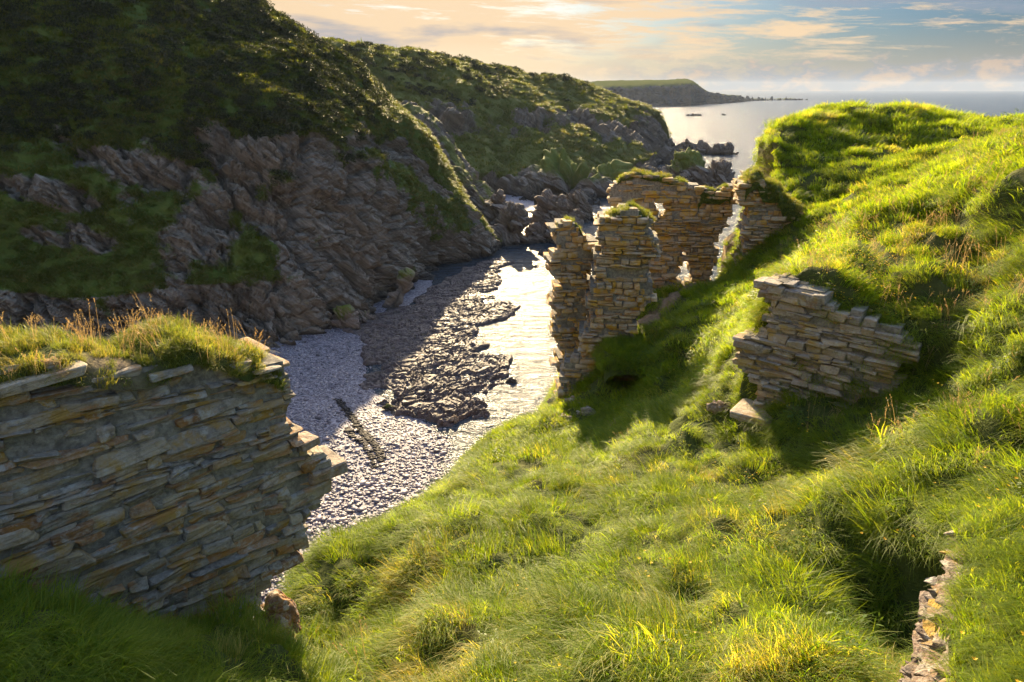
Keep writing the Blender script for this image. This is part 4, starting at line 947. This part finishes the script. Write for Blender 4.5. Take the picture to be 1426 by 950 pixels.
# wall top close by, bottom right of the slope
ja, jb = PZ(1358, 690, 28.02), PZ(1318, 950, 28.02)
PL_J = Plane(ja, math.degrees(math.atan2(*(ja - jb)[:2])))
if (PL_J.d @ (ja - jb)) < 0: PL_J.d = -PL_J.d
W7 = empty('stone_wall', PL_J.at(-0.8, -1.6), 'low pinkish wall end with a thick grassy top dotted with yellow flowers', 'wall')
p6 = [(-3.2, -2.0), (-3.2, -0.16), (-0.05, -0.16), (0.0, -0.3), (-0.08, -0.7), (0.02, -1.2), (-0.05, -2.0)]
masonry(PL_J, p6, 1.5, M_PINK, W7, 116, (0.03, 0.09), (0.08, 0.24), T=T_FINE, ragged=0.04, relief=0.02, rough=0.02, gap=0.003, jit=0.26, inset=0.03, smooth=False, k=14)
turf_cap(PL_J, -3.2, 0.04, lambda a: 0.0, 1.5, W7, 206, over=-0.01, rise=0.10, dens=420, scale=0.36, droop=0.08, coll=C_MEADOW, npick=5, flowers=110, lean=0.3, tint=0.35)

# ------------------------------------------------------------------ loose rocks
def icosphere(n):
    t = (1 + 5 ** .5) / 2
    V = [np.array(p, float) / math.hypot(1, t) for p in [(-1, t, 0), (1, t, 0), (-1, -t, 0), (1, -t, 0), (0, -1, t), (0, 1, t), (0, -1, -t), (0, 1, -t), (t, 0, -1), (t, 0, 1), (-t, 0, -1), (-t, 0, 1)]]
    Fc = [(0, 11, 5), (0, 5, 1), (0, 1, 7), (0, 7, 10), (0, 10, 11), (1, 5, 9), (5, 11, 4), (11, 10, 2), (10, 7, 6), (7, 1, 8), (3, 9, 4), (3, 4, 2), (3, 2, 6), (3, 6, 8), (3, 8, 9), (4, 9, 5), (2, 4, 11), (6, 2, 10), (8, 6, 7), (9, 8, 1)]
    for _ in range(n):
        cache, nf = {}, []
        def mid(a, b):
            k = (min(a, b), max(a, b))
            if k not in cache: m = V[a] + V[b]; V.append(m / np.linalg.norm(m)); cache[k] = len(V) - 1
            return cache[k]
        for a, b, c_ in Fc:
            x, y, z = mid(a, b), mid(b, c_), mid(c_, a); nf += [(a, x, z), (b, y, x), (c_, z, y), (x, y, z)]
        Fc = nf
    return np.array(V), np.array(Fc)
ICO = {n: icosphere(n) for n in (3, 4, 5)}
def rock(name, label, cat, loc, half, seed, m=M_ROCK, lvl=4, size=None, amp=1.0, green=0.0, yaw=0.0, group=None, pw=3.0, lean=(0, 0), nrm=BED, macro=0.22, tint=None):
    U, Fc = ICO[lvl]; u = U * (np.abs(U).max(1) / (np.abs(U) ** pw).sum(1) ** (1 / pw))[:, None] if pw else U
    half = np.array(half, float); p = u * half; p[:, 0] += lean[0] * p[:, 2]; p[:, 1] += lean[1] * p[:, 2]
    ca, sa = math.cos(yaw), math.sin(yaw); p = np.stack([p[:, 0] * ca - p[:, 1] * sa, p[:, 0] * sa + p[:, 1] * ca, p[:, 2]], 1)
    nr = U / half; nr /= np.linalg.norm(nr, axis=1, keepdims=True); nr = np.stack([nr[:, 0] * ca - nr[:, 1] * sa, nr[:, 0] * sa + nr[:, 1] * ca, nr[:, 2]], 1)
    r = half.mean(); q = p + np.asarray(loc) + seed * 13.7
    p = p + nr * (fbm(q / (r * 0.9), 3, seed) * r * macro)[:, None] + nr * rock_disp(q, nrm, amp, size or r * 0.28, seed)[:, None]
    msk = np.clip(green * (nr[:, 2] - 0.25) * 2 + fbm(q / (r * 0.4), 3, seed + 5) * 0.5 * (green > 0), 0, 1)
    at = {'mask': msk}
    if m not in (M_ROCK, M_HILL2): at = {'tint': np.repeat(np.random.default_rng(seed).uniform(size=(1, 3)), len(p), 0)}
    o = make_mesh(name, p, Fc, m, at, msk[Fc].mean(1) > 0.6)
    o.location = loc; return tag(o, label, cat, group)
def at_sea(px, py, up=0.0): return PZ(px, py, up)
rock('boulder', 'angular orange streaked boulder under the broken end of the big grass topped wall', 'boulder', PL_LEFT.at(*PL_LEFT.sh(390, 862), 0.0), (0.25, 0.3, 0.42), 3, M_RUST, 5, 0.22, 0.35, yaw=0.4, macro=0.15)
rock('stone', 'small stone lying just below the orange streaked boulder', 'stone', PL_LEFT.at(*PL_LEFT.sh(402, 915), 0.05), (0.12, 0.12, 0.09), 4, M_PALE, 3, 0.06)
rock('boulder', 'squarish tan boulder alone at the edge of the shingle and tide', 'boulder', at_sea(634, 584, 0.3), (0.42, 0.4, 0.5), 5, M_PALE, 4, 0.2, 0.8)
rock('boulder', 'low dark rounded boulder in the shallows below the ruin pillars', 'boulder', at_sea(712, 531, 0.1), (0.55, 0.4, 0.4), 6, M_ROCK, 3)
rock('boulder', 'green stained boulder at the shingle edge under the cliff', 'boulder', at_sea(541, 568, 0.4), (0.7, 0.5, 0.35), 7, M_ROCK, 3, green=0.5)
rock('boulder', 'dark block standing next to the squarish tan boulder', 'boulder', at_sea(619, 587, 0.2), (0.42, 0.35, 0.3), 8, M_ROCK, 3)
rock('skerry', 'flat dark skerry in the channel left of the slender pillar', 'rock', at_sea(768, 352, 0.2), (3.2, 2.0, 0.9), 9, M_ROCK, 4)
rock('skerry', 'small dark skerry in the glittering channel just below the flat one', 'rock', at_sea(772, 374, 0.1), (1.5, 0.9, 0.6), 10, M_ROCK, 4)
rock('skerry', 'tiny dark rock left of the small skerry in the channel', 'rock', at_sea(746, 372, 0.0), (0.7, 0.5, 0.3), 12, M_ROCK, 3)
rock('sea_stack', 'dark wedge shaped rock beside the channel mouth, in front of the green hill', 'rock', at_sea(776, 318, 2.0), (5.2, 5.0, 7.5), 13, M_ROCK, 5, 2.2, 1.1, lean=(-0.15, 0))
rock('sea_stack', 'pointed dark rock rising at the channel mouth behind the wedge shaped one', 'rock', at_sea(808, 297, 1.5), (5.0, 4.0, 6.5), 14, M_ROCK, 5, 2.0, 1.1, lean=(-0.25, 0))
rock('sea_stack', 'sunlit brown rock at the foot of the narrow spur, beside the channel', 'rock', at_sea(712, 325, 2.0), (5.5, 5.0, 6.5), 15, M_ROCK, 5, 2.2, 1.1, green=0.15, lean=(-0.1, 0))
rock('sea_stack', 'tall knobbly rock below the small pink shingle patch', 'rock', at_sea(698, 305, 3.0), (4.0, 4.0, 7.0), 16, M_ROCK, 5, 2.0, 1.1, lean=(-0.2, 0))
rock('sea_stack', 'broad low rock between the spur foot and the wedge shaped rock', 'rock', at_sea(745, 330, 0.8), (5.0, 3.5, 3.2), 17, M_ROCK, 5, 1.8, 1.0)
rock('outcrop', 'big rounded rocky outcrop with a grassy crown at the foot of the green hill', 'rock', P(795, 262, 196) - np.array([0, 0, 3]), (13.5, 12.0, 13.5), 18, M_ROCK, 5, 4.0, 1.2, green=0.75, pw=2.6)
rock('outcrop', 'smaller rocky outcrop right of the big rounded one, near the ruin', 'rock', P(850, 262, 205) - np.array([0, 0, 2]), (9, 9, 9), 19, M_ROCK, 5, 3.0, 1.2, green=0.6)
rock('islet', 'grass topped rocky islet beyond the tall ruin wall', 'islet', at_sea(955, 258, 2.0), (9.5, 9.0, 11.0), 20, M_ROCK, 5, 2.6, 1.1, green=0.8)
rock('islet', 'bare brown rocky islet right of the grass topped one', 'islet', at_sea(1000, 262, 1.5), (7.5, 6.0, 9.0), 22, M_ROCK, 5, 2.2, 1.2, green=0.1)
rock('reef', 'jagged low reef running out from the hill point into the bay', 'rock', at_sea(968, 212, 0.8), (11, 5, 5.2), 23, M_ROCK, 5, 2.4, 1.5)
rock('reef', 'jagged outer end of the reef off the hill point', 'rock', at_sea(1002, 214, 0.4), (9, 4, 3.2), 24, M_ROCK, 5, 2.2, 1.5)
rock('islet', 'thin dark islet far out in the bay, below the headland', 'islet', at_sea(967, 161.5, 0.0), (10, 5, 2.6), 25, M_HILL2, 4, 2.0, 1.3)
rock('islet', 'tiny dark rock far out right of the thin islet', 'islet', at_sea(1008, 160.5, 0.0), (2.5, 2.0, 1.4), 26, M_HILL2, 3, 1.0, 1.0)
rock('boulder', 'pale green stained slab leaning at the cliff foot above the dark ledges', 'boulder', PZ(548, 425, 0.5), (2.4, 2.6, 4.2), 27, M_ROCK, 5, 1.6, 0.8, green=0.35, yaw=0.6, lean=(0.55, 0.2))
rock('boulder', 'grassy topped boulder at the cliff foot by the head of the beach', 'boulder', PZ(478, 452, 0.8), (2.0, 2.0, 2.4), 28, M_ROCK, 5, 1.2, 0.9, green=0.5)
rock('boulder', 'dark boulder wedged at the cliff foot between beach and leaning slab', 'boulder', PZ(508, 446, 0.5), (1.7, 1.5, 1.8), 29, M_ROCK, 4, 1.0, 0.9, green=0.2)
for i, (px, py, h_, lb) in enumerate([(1001, 567, 0.17, 'small pale stone in the sunlit grass left of the slab wall'), (779, 586, 0.24, 'pale stone in the grass at the foot of the slender pillar'), (800, 562, 0.3, 'tumbled block at the base of the thick pillar'), (776, 560, 0.26, 'fallen grey stone on the brink of the slope, left of the slender pillar foot'), (815, 575, 0.2, 'small fallen stone in the shade below the thick pillar')]):
    r_ = ray(px, py); ts = np.linspace(2, 40, 3000); q = CAM + ts[:, None] * r_; zz = ground_z(q[:, :2]); k = np.argmax(q[:, 2] < zz + 0.05)
    rock('stone', lb, 'stone', q[k] + np.array([0, 0, h_ * 0.1]), (h_ * 1.4, h_, h_ * 0.8), 40 + i, M_PALE, 4, h_ * 0.4)
# pink shingle in the side cove
gx_, gy_ = np.meshgrid(np.linspace(-14, 6, 40), np.linspace(168, 204, 40), indexing='ij')
tag(make_mesh('shingle_cove', np.stack([gx_, gy_, 0.5 + (gy_ - 172) * 0.05 + 0 * gx_], -1).reshape(-1, 3), grid_faces(40, 40), M_BEACH, None, True), kind='structure')

# tall seed heads and flowers among the near grass
def spots(n, cond, seed, coll, name, npick, sc):
    rg = np.random.default_rng(seed); x, y, _ = proj(G); p, N = sample_grid(G, np.where((d3 < 24) & (Z > 18), 1.0, 0) * grass_ok * (~hidden_left) * cond(x, y, G), rg)
    if len(p) > n: p = p[rg.choice(len(p), n, replace=False)]
    scatter(name, p, orient(rg.normal(0, 0.12, p.shape) + np.array([0, 0, 1]), rg.normal(0, 1, p.shape)), sc * rg.uniform(0.6, 1.2, len(p)), rg.integers(0, npick, len(p)), rg.uniform(size=len(p)), coll); print(name, len(p))
spots(700, lambda x, y, g: 20.0 * ((x > 1080) & (y < 640) & (y > 180)) + 0.15 * (x > 500), 71, C_STALK, 'seed_stalks', 3, 0.95)
spots(900, lambda x, y, g: 60.0 * blob(x, y, 1180, 380, 75, 45) + 14 * blob(x, y, 1240, 440, 60, 60) + 1.0 * ((x > 700) & (y > 500)), 73, C_FLOWER, 'flowers', 3, 1.3)

# ------------------------------------------------------------------ camera, light, sky
cam = bpy.data.cameras.new('camera'); co = bpy.data.objects.new('camera', cam); COL.objects.link(co)
co.location = CAM; co.rotation_euler = (math.pi / 2 - PITCH, 0, 0)
cam.sensor_width = 36; cam.lens = 36 * F / 1426; cam.clip_start = 0.05; cam.clip_end = 40000
scene.camera = co
sl = bpy.data.lights.new('sun', 'SUN'); so = bpy.data.objects.new('sun', sl); COL.objects.link(so)
sl.energy = 5.0; sl.angle = R(0.55); sl.color = (1.0, 0.77, 0.45)
from mathutils import Vector
sv = Vector((math.sin(SUN_AZ) * math.cos(SUN_EL), math.cos(SUN_AZ) * math.cos(SUN_EL), math.sin(SUN_EL)))
so.rotation_euler = sv.to_track_quat('Z', 'Y').to_euler(); so.location = (0, 40, 120)
w_ = bpy.data.worlds.new('World'); scene.world = w_; w_.use_nodes = True; nt = w_.node_tree; nt.nodes.clear(); t = NT(nt)
wo = t.n('ShaderNodeOutputWorld'); bg = t.n('ShaderNodeBackground'); bg.inputs[1].default_value = 0.10
sky = t.n('ShaderNodeTexSky', sky_type='NISHITA'); sky.sun_disc = False; sky.sun_elevation = SUN_EL; sky.sun_rotation = SUN_AZ; sky.altitude = 30; sky.air_density = 1.0; sky.dust_density = 2.0
tc = t.n('ShaderNodeTexCoord').outputs['Generated']; sx = t.n('ShaderNodeSeparateXYZ'); t.link(tc, sx.inputs[0])
az = t.math('ARCTAN2', sx.outputs[0], sx.outputs[1]); el = t.math('ARCSINE', sx.outputs[2])
def cloud_vec(a, b, o, shear=0.0):
    cx = t.n('ShaderNodeCombineXYZ'); t.link(t.math('MULTIPLY', t.math('ADD', az, t.math('MULTIPLY', el, shear)), a), cx.inputs[0]); t.link(t.math('MULTIPLY', el, b), cx.inputs[1]); cx.inputs[2].default_value = o; return cx.outputs[0]
up = t.mapr(el, -0.01, 0.06)
n1 = t.noise(cloud_vec(6.5, 52, 1.3, 2.0), 1.0, 11, 0.68, 0.2); n2 = t.noise(cloud_vec(3.6, 24, 4.2, 1.0), 1.0, 7, 0.58, 0.2); n3 = t.noise(cloud_vec(26, 60, 7.7), 1.0, 7, 0.6, 0.2)
leftw = t.mapr(az, -0.35, 0.75, 0.20, -0.16)
veil = t.mapr(t.math('ADD', n1, leftw), 0.46, 0.58, 0, 0.95)
grey = t.math('MULTIPLY', t.mapr(n2, 0.54, 0.66), 0.75)
cum = t.math('MULTIPLY', t.mapr(t.math('ADD', n3, t.mapr(el, 0.0, 0.065, 0.22, -0.25)), 0.46, 0.6), t.math('MULTIPLY', t.mapr(az, 0.05, 0.3), t.mapr(el, 0.075, 0.04)))
base = t.mix(t.mapr(el, 0.18, 0.5), t.mix(1.0, sky.outputs[0], t.mix(t.mapr(az, 0.05, 0.5), (0.060, 0.076, 0.105), (0.046, 0.080, 0.135)), 'MULTIPLY'), sky.outputs[0])
up = t.math('MULTIPLY', up, t.mapr(el, 0.6, 0.3))
base = t.mix(t.mapr(el, 0.0, 0.07, 0.85, 0.0), base, t.mix(t.mapr(az, -0.2, 0.5), (2.3, 1.65, 0.95), (1.25, 1.1, 0.98)))
c_ = t.mix(t.math('MULTIPLY', veil, up), base, (2.25, 1.66, 1.04))
c_ = t.mix(t.math('MULTIPLY', grey, up), c_, (0.85, 0.92, 1.1))
c_ = t.mix(t.math('MULTIPLY', cum, 0.85), c_, t.mix(t.mapr(n3, 0.5, 0.62), (0.75, 0.86, 1.02), (1.55, 1.2, 0.92)))
t.link(c_, bg.inputs[0]); t.link(bg.outputs[0], wo.inputs[0])
vs = scene.view_settings; vs.view_transform = 'Standard'; vs.look = 'None'; vs.exposure = 2.1; vs.gamma = 1.0; vs.use_curve_mapping = False
scene.render.engine = 'CYCLES'; cy = scene.cycles
cy.use_denoising = True; cy.denoiser = 'OPENIMAGEDENOISE'; cy.denoising_input_passes = 'RGB_ALBEDO_NORMAL'; cy.denoising_prefilter = 'ACCURATE'
cy.max_bounces = 6; cy.diffuse_bounces = 3; cy.glossy_bounces = 3; cy.transmission_bounces = 3; cy.volume_bounces = 0
cy.sample_clamp_indirect = 4.0; cy.sample_clamp_direct = 0.0; cy.use_adaptive_sampling = True; cy.adaptive_threshold = 0.02

hz, nt, out = mat('sea_air'); t = NT(nt); v = t.n('ShaderNodeVolumePrincipled'); v.inputs['Color'].default_value = (0.62, 0.74, 0.95, 1); v.inputs['Density'].default_value = 0.00005; v.inputs['Anisotropy'].default_value = 0.1
t.link(v.outputs[0], out.inputs['Volume'])
hv_ = np.array([(x, y, z) for x in (-7100, 7100) for y in (-300, 6600) for z in (-4.5, 78)], float)
ho = make_mesh('haze', hv_, np.array([(0, 1, 3, 2), (4, 6, 7, 5), (0, 4, 5, 1), (2, 3, 7, 6), (0, 2, 6, 4), (1, 5, 7, 3)]), hz); ho['kind'] = 'stuff'
cy.volume_max_steps = 64; cy.volume_step_rate = 10
